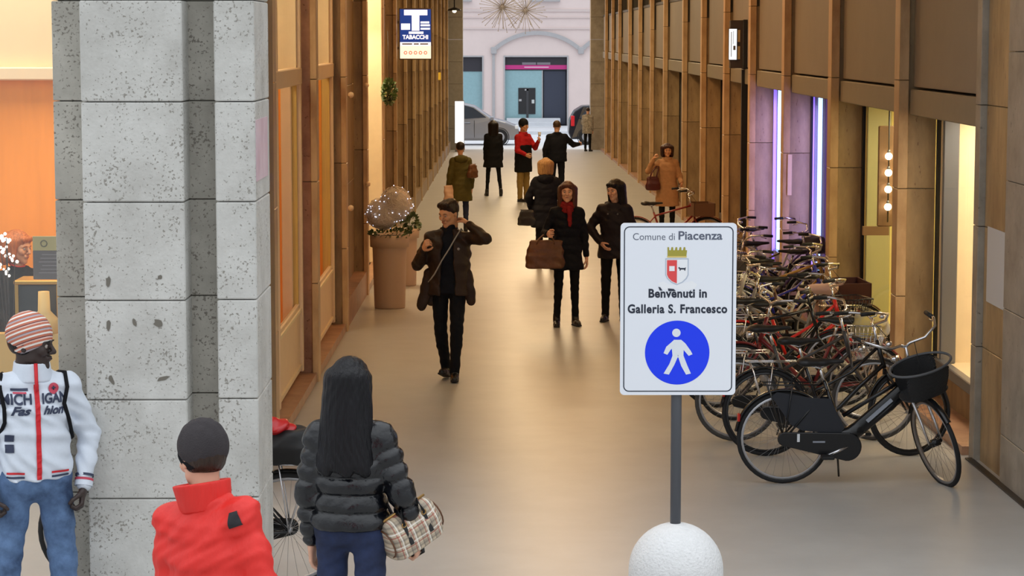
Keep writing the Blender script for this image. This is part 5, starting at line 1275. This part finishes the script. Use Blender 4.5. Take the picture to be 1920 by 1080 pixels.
# ------------------------------------------------------------------ standing traffic sign on its concrete base
Yg = 12.15
ps = empty('street_sign', (at(1268, 980, Yg).x, Yg, gz(Yg)), 0, 'white pedestrian zone sign on grey post in a white domed concrete base', 'sign')
def gp(px, py): p = at(px, py, Yg); return p.x - ps.location.x, p.z - ps.location.z
zt_ = gp(1268, 980)[1]
MB().lathe([(.001, 0), (.245, 0), (.252, .03)] + [(.250, zt_ - .25)] + [(.250 * math.cos(a), zt_ - .25 + .25 * math.sin(a)) for a in [k * PI / 24 for k in range(1, 12)]] + [(.001, zt_)], 40).build('concrete_base', mat('white_concrete', (232, 232, 232), .85, var=.04, vs=30, bump=.8, bs=70), ps)
M_post = mat('grey_post_paint', (84, 86, 92), .45)
x0, z1 = gp(1163, 417); x1, z0 = gp(1377, 738)
MB().tube([(gp(1267, 900)[0], .0, zt_ - .02), (gp(1267, 900)[0], .0, z1 - .06)], .028, 16).build('post', M_post, ps)
xm = (x0 + x1) / 2; W_ = x1 - x0; H_ = z1 - z0
def rrect(w_, h_, r, n=6):
    return [(cx + r*math.cos(a), cz + r*math.sin(a)) for cx, cz, a0 in ((w_/2-r, h_/2-r, 0), (-w_/2+r, h_/2-r, PI/2), (-w_/2+r, -h_/2+r, PI), (w_/2-r, -h_/2+r, 3*PI/2)) for a in [a0 + PI/2*k/n for k in range(n+1)]]
zc = (z0 + z1) / 2
face = -.045
def plate(name, w_, h_, r, y0, y1, m, cx=0, cz=0, parent=ps): 
    return MB().prism([(p[0] + xm + cx, p[1] + zc + cz) for p in rrect(w_, h_, r)], y0, y1).build(name, m, parent)
M_sw = mat('sign_white', (238, 242, 250), .35); M_sk = mat('sign_black', (34, 42, 60), .4); M_sb = mat('sign_blue', (10, 58, 250), .35)
sp_ = plate('sign_plate', W_, H_, .022, face, face + .012, M_sw)
for zz in (zc + .28, zc - .28): box('bracket', xm - .06, xm + .06, face + .012, .03, zz - .02, zz + .02, M_post, ps)
def ring_plate(w_, h_, r, t, y, m):
    o_ = rrect(w_, h_, r); i_ = rrect(w_ - 2*t, h_ - 2*t, max(r - t, .004)); n = len(o_); v = [(p[0] + xm, y, p[1] + zc) for p in o_ + i_]
    return MB().add(v, [(k, (k+1) % n, n + (k+1) % n, n + k) for k in range(n)]).build('border_line', m, sp_)
ring_plate(W_ - .034, H_ - .034, .03, .0055, face - .001, M_sk)
def sz_(px): return px / 362.0
def stx(t, pa, pb, py, size, m, **k):
    p = gp((pa + pb)/2, py); o = text(t, size, m, (p[0], face - .0008, p[1]), sp_, **k)
    xs_ = [v.co.x for v in o.data.vertices]; w_ = max(xs_) - min(xs_); mid = (max(xs_) + min(xs_))/2; want = (gp(pb, py)[0] - gp(pa, py)[0])
    for v in o.data.vertices: v.co.x = (v.co.x - mid) * want / w_
    return o
stx('Comune di', 1186, 1264, 443, .052, mat('sign_grey', (92, 98, 116), .4), sx=1.22, bold=-.0002, ext=0); stx('Piacenza', 1271, 1353, 441, .062, mat('sign_grey', (92, 98, 116)), sx=1.05, bold=.0012, ext=0)
stx('Benvenuti in', 1215, 1324, 549, .062, M_sk, sx=.90, bold=.0022, ext=0, space=1.06); stx('Galleria S. Francesco', 1176, 1362, 578, .062, M_sk, sx=.875, bold=.0022, ext=0, space=1.10)
# coat of arms
cx, cz = gp(1268, 508)
def poly(name, pts, m, y, parent): return MB().add([(p[0], y, p[1]) for p in pts], [tuple(range(len(pts)))[::-1]]).build(name, m, parent)
def shield(w_, h_): return [(-w_/2, h_/2), (w_/2, h_/2), (w_/2, -h_*.12), (w_*.42, -h_*.26), (w_*.25, -h_*.40), (0, -h_/2), (-w_*.25, -h_*.40), (-w_*.42, -h_*.26), (-w_/2, -h_*.12)]
em = poly('shield_edge', [(cx + p[0], cz + p[1]) for p in shield(.122, .140)], mat('pale_blue_grey', (190, 200, 216), .4), face - .0006, sp_)
poly('shield_white', [(cx + p[0], cz + p[1]) for p in shield(.110, .128)], mat('pure_white', (244, 246, 250), .4), face - .0010, em)
poly('shield_red', [(cx - .052, cz + .061), (cx, cz + .061), (cx, cz - .061), (cx - .026, cz - .049), (cx - .0437, cz - .032), (cx - .052, cz - .0146)][::-1], mat('shield_red', (232, 78, 78), .4), face - .0014, em)
poly('shield_square', [(cx - .040, cz + .004), (cx - .040, cz + .030), (cx - .012, cz + .030), (cx - .012, cz + .004)], mat('pure_white', (244, 246, 250)), face - .0018, em)
w0 = [(0, .010), (.006, .016), (.010, .010), (.034, .010), (.040, .014), (.039, .006), (.037, -.004), (.033, -.004), (.032, .002), (.014, .002), (.012, -.004), (.008, -.004), (.008, .004)]
poly('wolf_charge', [(cx + .006 + p[0], cz + .010 + p[1]) for p in w0], M_sk, face - .0018, em)
gx0, gz0 = gp(1249, 481); gx1, gz1 = gp(1287, 462)
cp = [(gx0 + .003, gz0)]; n_ = 5; cw = (gx1 - gx0)
up_ = []
for k in range(n_):
    a = gx0 + cw * k / n_; t_ = cw / n_
    up_ += [(a + t_*.15, gz1), (a + t_*.55, gz1), (a + t_*.62, gz1 - .016), (a + t_*.98, gz1 - .016)]
up_[-1] = (gx1, gz1 - .016)
poly('crown', [(gx0 + .004, gz0)] + up_ + [(gx1 - .004, gz0)], mat('crown_olive_gold', (168, 158, 62), .5), face - .0010, em)
poly('crown_band', [(gx0 + .002, gz0 - .001), (gx0 + .002, gz0 + .007), (gx1 - .002, gz0 + .007), (gx1 - .002, gz0 - .001)], mat('crown_yellow', (220, 196, 110), .5), face - .0014, em)
# torn white patch under the arms
tp = [gp(*q) for q in ((1232, 529), (1244, 526), (1252, 531), (1262, 533), (1280, 529), (1296, 525), (1306, 532), (1300, 540), (1282, 543), (1266, 540), (1252, 543), (1240, 540))]
poly('torn_sticker', tp, mat('pure_white', (244, 246, 250)), face - .0005, sp_)
for q in (((1233, 536), (1237, 537), (1241, 543), (1236, 543)), ((1251, 539), (1262, 540), (1266, 544), (1252, 544))): poly('sticker_remnant', [gp(*p) for p in q], M_sk, face - .0022, sp_)
# blue disc and walking figure
dx, dz = gp(1268.5, 659)
poly('blue_disc', [(dx + .168*math.cos(a), dz + .168*math.sin(a)) for a in [k*PI/32 for k in range(64)]], M_sb, face - .0006, sp_)
wm = mat('sign_figure_white', (232, 238, 246), .35)
fig = empty('walking_figure', (0, 0, 0)); fig.parent = sp_
def bar(a, b, r, y=face - .003):
    a = gp(*a); b = gp(*b); MB().tube([(a[0], y, a[1]), (b[0], y, b[1])], r, 12).build('limb', wm, fig)
def flat(pts, name='limb', y=face-.0012): poly(name, [gp(*p) for p in pts], wm, y, fig)
hc = gp(1267, 622); poly('figure_head', [(hc[0] + .022*math.cos(a), hc[1] + .022*math.sin(a)) for a in [k*PI/10 for k in range(20)]], wm, face - .0012, fig)
flat([(1262, 635), (1276, 635), (1281, 641), (1280, 668), (1260, 668), (1258, 645)], 'torso')
flat([(1263, 635), (1267, 644), (1256, 654), (1250, 663), (1243, 660), (1248, 648)], 'arm', face - .0014)
flat([(1276, 635), (1284, 642), (1294, 656), (1297, 662), (1290, 665), (1277, 650)], 'arm', face - .0014)
flat([(1260, 664), (1271, 664), (1263, 682), (1253, 700), (1243, 698), (1254, 680)], 'leg', face - .0016)
flat([(1268, 660), (1280, 664), (1287, 682), (1294, 698), (1285, 700), (1276, 684)], 'leg', face - .0016)

# ------------------------------------------------------------------ tobacconist's lit sign
Yt = 40.6
p0, p1 = at(748, 112, Yt), at(810, 15, Yt)
ts = empty('tobacconist_sign', ((p0.x + p1.x)/2, Yt, p0.z), 0, 'lit blue and white tobacco shop sign with big letter T on left wall', 'sign')
w_, h_ = p1.x - p0.x, p1.z - p0.z
M_al = mat('bronze_frame', (118, 106, 88), .4, metal=.4)
MB().box(-w_/2, w_/2, 0, .10, 0, h_, .008).build('case', M_al, ts)
M_tw = mat('lit_white_face', (250, 250, 252), .4, emit=1.0); M_tb = mat('lit_blue_face', (28, 64, 146), .4, emit=.7); M_tc = mat('lit_cream_face', (255, 244, 216), .4, emit=.95)
box('lit_face', -w_/2 + .02, w_/2 - .02, -.004, 0, .02, h_ - .02, M_tb, ts)
box('cream_field', -w_/2 + .02, w_/2 - .02, -.006, -.004, .02, h_*.27, M_tc, ts)
box('white_field', -w_/2 + .022, w_/2 - .022, -.006, -.004, h_*.27, h_*.34, M_tw, ts)
a = empty('letter_T', (0, 0, 0)); a.parent = ts
box('letter_bar', -w_*.34, w_*.36, -.008, -.004, h_*.86, h_*.965, M_tw, a); box('letter_stem', -w_*.11, w_*.12, -.008, -.004, h_*.56, h_*.86, M_tw, a)
box('white_square', -w_*.43, -w_*.16, -.007, -.004, h_*.58, h_*.70, M_tw, ts)
for zz, q_ in ((.72, .26), (.665, .28), (.60, .28)): box('small_print', w_*.155, w_*(.155 + q_), -.007, -.004, h_*(zz - .018), h_*(zz + .02), M_tw, ts)
box('small_print', -w_*.2, w_*.24, -.007, -.004, h_*.50, h_*.545, M_tw, ts); text('TABACCHI', .095, M_tw, (0, -.006, h_*.435), ts, sx=.95, bold=.004)
[box('small_print', w_*a_, w_*b_, -.0075, -.006, h_*.292, h_*.318, mat('grey_print3', (150, 150, 170), .5), ts) for a_, b_ in ((-.40, -.10), (-.05, .10), (.14, .38))]
for k in range(5):
    c = ((-.30 + .15*k) * w_, h_*.135)
    MB().tube([(c[0] + .024*math.cos(t), -.007, c[1] + .024*math.sin(t)) for t in [q*PI/6 for q in range(12)]], .008, 6, closed=True).build('red_ring', mat('lit_red_ring', (240, 130, 110), .4, emit=.6), ts)
box('wall_arm', -w_/2 - .12, -w_/2, .03, .07, h_*.7, h_*.75, M_al, ts); box('wall_arm', -w_/2 - .12, -w_/2, .03, .07, h_*.2, h_*.25, M_al, ts)
# ------------------------------------------------------------------ black box sign with lit numerals on the right
Yu = 35.5
u0, u1 = at(1366, 128, Yu), at(1393, 38, Yu)
us = empty('box_sign', (XR - .0, Yu, u0.z), 0, 'black projecting box sign with glowing white panel on right wall', 'sign')
hx_ = u1.z - u0.z; xa = u0.x - XR
box('case', xa + .02, .13, 0, .14, 0, hx_, mat('brown_black_case', (58, 48, 46), .5), us, .01); 
MB().box(.06, .165, -.02, .20, -.02, hx_ + .01, .01).build('side_case', M_black, us)
box('lit_panel', xa - .005, xa + .13, -.012, 0, hx_*.17, hx_*.83, mat('black_face', (30, 28, 28), .4), us)
M_ln = mat('lit_white_numeral', (226, 240, 250), .4, emit=1.0); M_gn = mat('pale_grey_stroke', (150, 162, 172), .4, emit=.35)
box('lit_letter', xa + .002, xa + .118, -.022, -.012, hx_*.18, hx_*.82, M_ln, us)
box('letter_stroke', xa + .030, xa + .042, -.024, -.022, hx_*.24, hx_*.76, M_gn, us); box('letter_stroke', xa + .062, xa + .070, -.024, -.022, hx_*.50, hx_*.78, M_gn, us); box('letter_notch', xa + .066, xa + .100, -.024, -.022, hx_*.38, hx_*.47, mat('grey_notch', (110, 112, 116), .4), us)
MB().prism([(xa + .122, hx_*.55), (xa + .170, hx_*.55), (xa + .170, hx_*.80), (xa + .122, hx_*.80)], -.008, -.002).build('warm_panel', mat('warm_tan_panel', (190, 160, 104), .4), us)  # plain tan panels beside the white face
MB().prism([(xa + .122, hx_*.19), (xa + .170, hx_*.19), (xa + .170, hx_*.46), (xa + .122, hx_*.46)], -.008, -.002).build('warm_panel', mat('warm_tan_panel', (190, 160, 104)), us)
# ------------------------------------------------------------------ planters
def foliage(parent, n, cx, cy, cz, rx, ry, rz_, size, m, name='leaves'):
    mb = MB()
    for k in range(n):
        a, b_ = rnd.uniform(0, 2*PI), math.acos(rnd.uniform(-1, 1)); d = Vector((math.sin(b_)*math.cos(a), math.sin(b_)*math.sin(a), math.cos(b_))); p = Vector((cx + rx*d.x, cy + ry*d.y, cz + rz_*d.z)) * 1.0
        t = (d + Vector((rnd.uniform(-.6, .6), rnd.uniform(-.6, .6), rnd.uniform(-.2, .5)))).normalized(); s_ = t.orthogonal().normalized() * size * .35; l = t * size
        mb.add([p, p + l*.5 + s_, p + l, p + l*.5 - s_], [(0, 1, 2, 3)])
    return tag(mb.build(name, m, parent), kind='stuff')
M_pot = mat('beige_resin_pot', (206, 178, 148), .45, var=.02); M_soil = mat('dark_soil', (52, 40, 30), .9)
M_leaf = mat('green_leaf', (74, 92, 44), .5, var=.3, vs=20)
def planter(label, px, py, Y, sc, pl):
    g = on_floor(px, py); Y = g.y
    r0, r1, hh = .190*sc, .245*sc, .93*sc
    p = empty('planter', (g.x, g.y, gz(g.y)), 0, label, 'planter')
    MB().lathe([(.001, 0), (r0, 0), (r0 + .005, .02), (r1 - .03, hh*.82), (r1 - .03, hh*.83), (r1, hh*.835), (r1 + .004, hh), (r1 - .02, hh), (r1 - .03, hh*.97), (.001, hh*.97)], 36).build('pot', M_pot, p)
    MB().lathe([(.001, hh*.975), (r1 - .03, hh*.972)], 24).build('soil', M_soil, p)
    return p, hh
pp, hh = planter('tall beige planter topped by a big ball of lit white branches', 731, 577, 0, 1.0, 1)
# ball of fine pale twigs with small lights: a main ball and a smaller lobe
tw = MB(); lt = MB(); rr2 = random.Random(5)
for (cx_, cz_, rx_, rz_) in ((-.09, hh + .26, .21, .20), (.08, hh + .38, .21, .22)):
    for k in range(420):
        a, b_ = rr2.uniform(0, 2*PI), math.acos(rr2.uniform(-1, 1)); q = rr2.uniform(.80, 1.0); d = Vector((math.sin(b_)*math.cos(a), math.sin(b_)*math.sin(a), math.cos(b_)))
        p = Vector((cx_ + rx_*q*d.x, rx_*q*d.y, cz_ + rz_*q*d.z)); t = d.cross(Vector((rr2.uniform(-1, 1), rr2.uniform(-1, 1), rr2.uniform(-1, 1)))).normalized()
        tw.tube([p - t*.05, p + d*.012, p + t*.05], [.003, .004, .003], 3, caps=False)
        if k % 6 == 0: lt.sphere(p + d*.02, .0065, 6, 4)
s = Sdf(); s.ell((-.09, 0, hh + .25), (.195, .195, .185), .05); s.ell((.08, 0, hh + .37), (.195, .195, .205), .05); s.fold(.006, wob(120))
core = s.build('twig_ball', mat('pale_twig_mass', (232, 218, 200), .9, var=.14, vs=60, bump=.8, bs=160), pp, .014)
tag(tw.build('twigs', mat('pale_twig', (244, 234, 220), .8), pp), kind='stuff'); tag(lt.build('fairy_lights', mat('cool_fairy_light', (226, 232, 255), .3, emit=2.2), pp), kind='stuff')
foliage(pp, 120, 0, 0, hh + .01, .24, .24, .035, .06, M_leaf); foliage(pp, 60, .27, 0, hh + .17, .05, .05, .07, .07, M_leaf, 'trailing_leaves')
p2, h2 = planter('second beige planter standing behind the one with the white ball', 758, 535, 0, .86, 2)
foliage(p2, 90, 0, 0, h2 + .03, .18, .18, .08, .08, M_leaf)
# hanging green wreath
Yw = 35.0
wr = empty('wreath', (at(730, 172, Yw).x, Yw, at(730, 172, Yw).z), 0, 'green wreath with pale flowers hanging on left wall', 'wreath')
MB().tube([(0, .11*math.cos(a), .13*math.sin(a)) for a in [k*PI/10 for k in range(20)]], .03, 8, closed=True).build('ring', mat('dark_green_twig', (60, 66, 34), .9), wr)
foliage(wr, 240, 0, 0, 0, .07, .13, .16, .07, M_leaf); foliage(wr, 40, .01, -.02, -.03, .06, .10, .10, .04, mat('pale_flower', (214, 206, 150), .6), 'flowers')
MB().tube([(0, 0, .12), (-.02, 0, .9)], .004, 5).build('hanging_wire', M_black, wr)
# lit white pillar box at the exit and small fittings
q0, q1 = at(853, 268, 83.2), at(870, 190, 83.2)
lb = empty('light_box', ((q0.x + q1.x)/2, 83.2, gz(83.2)), 0, 'tall glowing white light box at the gallery exit on the left', 'light box')
wl = (q1.x - q0.x)/2; zl0, zl1 = q0.z - lb.location.z, q1.z - lb.location.z
box('base', -wl, wl, -.05, .12, 0, zl0, M_frame, lb); MB().box(-wl - .01, wl + .01, 0, .12, zl0 - .02, zl1 + .03, .01).build('case', M_frame, lb); box('lit_face', -wl + .005, wl - .005, -.012, 0, zl0, zl1, mat('light_box_face', (255, 255, 255), .4, emit=1.6), lb)
spt = empty('spotlight', (at(852, 20, 78).x, 78, at(852, 20, 78).z), 0, 'small black spotlight high on the left near the gallery exit', 'lamp')
MB().lathe([(.001, 0), (.24, 0), (.20, .05), (.06, .10), (.001, .12)], 18).build('shade', M_black, spt); MB().tube([(0, 0, .11), (0, 0, .75), (-.3, 0, .78)], .02, 8).build('bracket', M_black, spt); MB().sphere((0, 0, .0), .07, 10, 6).build('bulb', mat('warm_bulb', (255, 232, 190)), spt)
ysn = MB().box(-.035, .035, 0, .02, -.10, .10, .006).build('wall_plate', mat('yellow_plate', (236, 190, 60), .4, emit=.3)); ysn.location = at(824, 143, 63.0); tag(ysn, 'tiny yellow plate high on the left wall', 'plate')
for (px, py, Y) in ((690, 20, 31.4), (658, 178, 27.2), (687, 160, 31.4)):
    pass
# starburst decorations over the street
def burst(label, px, py, Y, r, n, seed):
    b = empty('star_decoration', at(px, py, Y), 0, label, 'decoration', 'starburst street decorations'); rs = random.Random(seed)
    mt = mat('pale_gold_rod', (186, 160, 130), .5, metal=.3)
    MB().sphere((0, 0, 0), .10, 12, 8).build('core', mt, b)
    m = MB(); tp = MB()
    for k in range(n):
        z = 1 - 2*(k + .5)/n; a = k*2.39996; q = math.sqrt(1 - z*z); d = Vector((q*math.cos(a), q*math.sin(a), z)); L_ = r * rs.uniform(.8, 1.0)
        m.tube([d*.05, d*L_], .012, 4)
        tp.sphere(d*L_, .022, 6, 4)
    tag(m.build('rods', mt, b), kind='stuff'); tag(tp.build('rod_tips', mt, b), kind='stuff')
    MB().tube([(0, 0, 0), (0, 0, 4)], .01, 5).build('hanging_cable', M_frame, b)
burst('large golden starburst decoration hanging over the street', 942, 14, 92, 1.05, 60, 1)
burst('smaller starburst decoration hanging over the street to the right', 985, 20, 94, .95, 54, 2)
# ------------------------------------------------------------------ cars in the street
def car(label, x_front, Y, sgn, L_, H, body, prof, roof, wins, wheels, lights):
    """prof: side outline (x from front 0..L, z); sgn=+1 front on the right"""
    c = empty('car', (x_front, Y, gz(Y)), 0, label, 'car')
    W_ = 1.7
    def mx(x): return -sgn * x
    def loft(poly, ys, inset, zin=lambda z: 0):
        v = []; n = len(poly); f = []
        for (yy, sc_) in ys:
            for (x, z) in poly:
                v.append((mx(x), yy + (zin(z) if yy < W_/2 else -zin(z)), z * 1.0 + sc_))
        for k in range(len(ys) - 1):
            for i in range(n): j = (i+1) % n; f.append((k*n+i, k*n+j, (k+1)*n+j, (k+1)*n+i))
        f.append(tuple(range(n))[::-1]); f.append(tuple(range((len(ys)-1)*n, len(ys)*n))); return MB().add(v, f)
    tum = lambda z: max(0, (z - .92)) * .30
    bo = loft(prof, [(0, 0), (W_, 0)], 0, tum).build('body', body, c)
    md = bo.modifiers.new('b', 'BEVEL'); md.width = .05; md.segments = 3; md.limit_method = 'ANGLE'; md.angle_limit = R(20)
    for w_ in wins:
        v = [(mx(x), tum(z) - .012, z) for x, z in w_]; n = len(v); v += [(p[0], p[1] + .03, p[2]) for p in v]
        MB().add(v, [tuple(range(n)) if sgn < 0 else tuple(range(n))[::-1]] + [(i, (i+1) % n, n + (i+1) % n, n + i) for i in range(n)]).build('side_window', mat('car_glass', (52, 60, 70), .12), c)
    for x in wheels:
        MB().lathe([(.36, .02), (.37, -.006), (.34, -.012)], 24, (mx(x), 0, .31), 'y').build('wheel_arch', M_black, c)
        t = MB().lathe([(.001, .2), (.30, .2), (.315, .16), (.315, .0), (.29, -.02), (.20, -.02), (.20, .02), (.001, .02)], 24, (mx(x), 0, .31), 'y').build('wheel', M_tyre, c)
        MB().lathe([(.001, -.03), (.05, -.03), (.19, -.012), (.20, .01)], 18, (mx(x), 0, .31), 'y').build('hubcap', M_alu, t)
    for nm, xx, z0_, z1_, m_, y0_, y1_ in lights: MB().box(min(mx(xx), mx(xx + .14)), max(mx(xx), mx(xx + .14)), y0_, y1_, z0_, z1_, .02).build(nm, m_, c)
    MB().box(min(mx(1.15), mx(1.0)), max(mx(1.15), mx(1.0)), -.12, .02, .96, 1.10, .03).build('wing_mirror', body, c)
    for x in (1.75,): box('door_seam', mx(x) - .008, mx(x) + .008, -.006, .004, .30, .95, M_black, c)
    MB().box(min(mx(1.9), mx(2.15)), max(mx(1.9), mx(2.15)), -.03, .0, .84, .88, .01).build('door_handle', body, c)
    box('sill_trim', min(mx(.95), mx(3.2)), max(mx(.95), mx(3.2)), -.015, .02, .18, .26, M_frame, c)
    return c
mpv = [(0, .30), (.02, .55), (.12, .72), (.55, .90), (1.05, 1.02), (1.75, 1.50), (2.3, 1.62), (3.4, 1.60), (3.95, 1.45), (4.15, .95), (4.2, .35), (4.1, .22), (.15, .20)]
xfr = at(975, 260, 90.0).x
car('silver grey people carrier parked across the gallery exit', xfr, 90.0, 1, 4.2, 1.62, mat('silver_paint', (146, 150, 160), .25, metal=.5), mpv, None,
    [[(1.28, 1.06), (1.78, 1.42), (2.12, 1.52), (2.15, 1.02)], [(2.22, 1.02), (2.20, 1.53), (3.1, 1.53), (3.15, 1.03)], [(3.22, 1.03), (3.18, 1.52), (3.6, 1.46), (3.8, 1.05)]], (.78, 3.35), [('headlamp', .06, .62, .76, M_lens, -.01, .2)])
hat = [(0, .30), (.02, .60), (.9, .86), (1.35, .96), (2.0, 1.44), (2.6, 1.52), (3.3, 1.50), (3.62, 1.30), (3.80, .95), (3.85, .45), (3.75, .22), (.15, .20)]
xrr = at(1066, 260, 90.4).x
car('black hatchback with red tail lamp parked by the far right pillar', xrr + 3.85, 90.4, 1, 3.85, 1.52, mat('black_car_paint', (30, 32, 42), .2), hat, None,
    [[(1.5, 1.0), (2.05, 1.38), (2.5, 1.44), (2.5, .98)], [(2.56, .98), (2.56, 1.44), (3.1, 1.42), (3.45, 1.02)]], (.7, 3.15), [('tail_lamp', 3.62, .72, 1.12, mat('red_tail_lamp', (214, 30, 44), .3), -.02, .25)])
for cx_, cy_ in ((13.8, 1), (3.9, 1)): pass
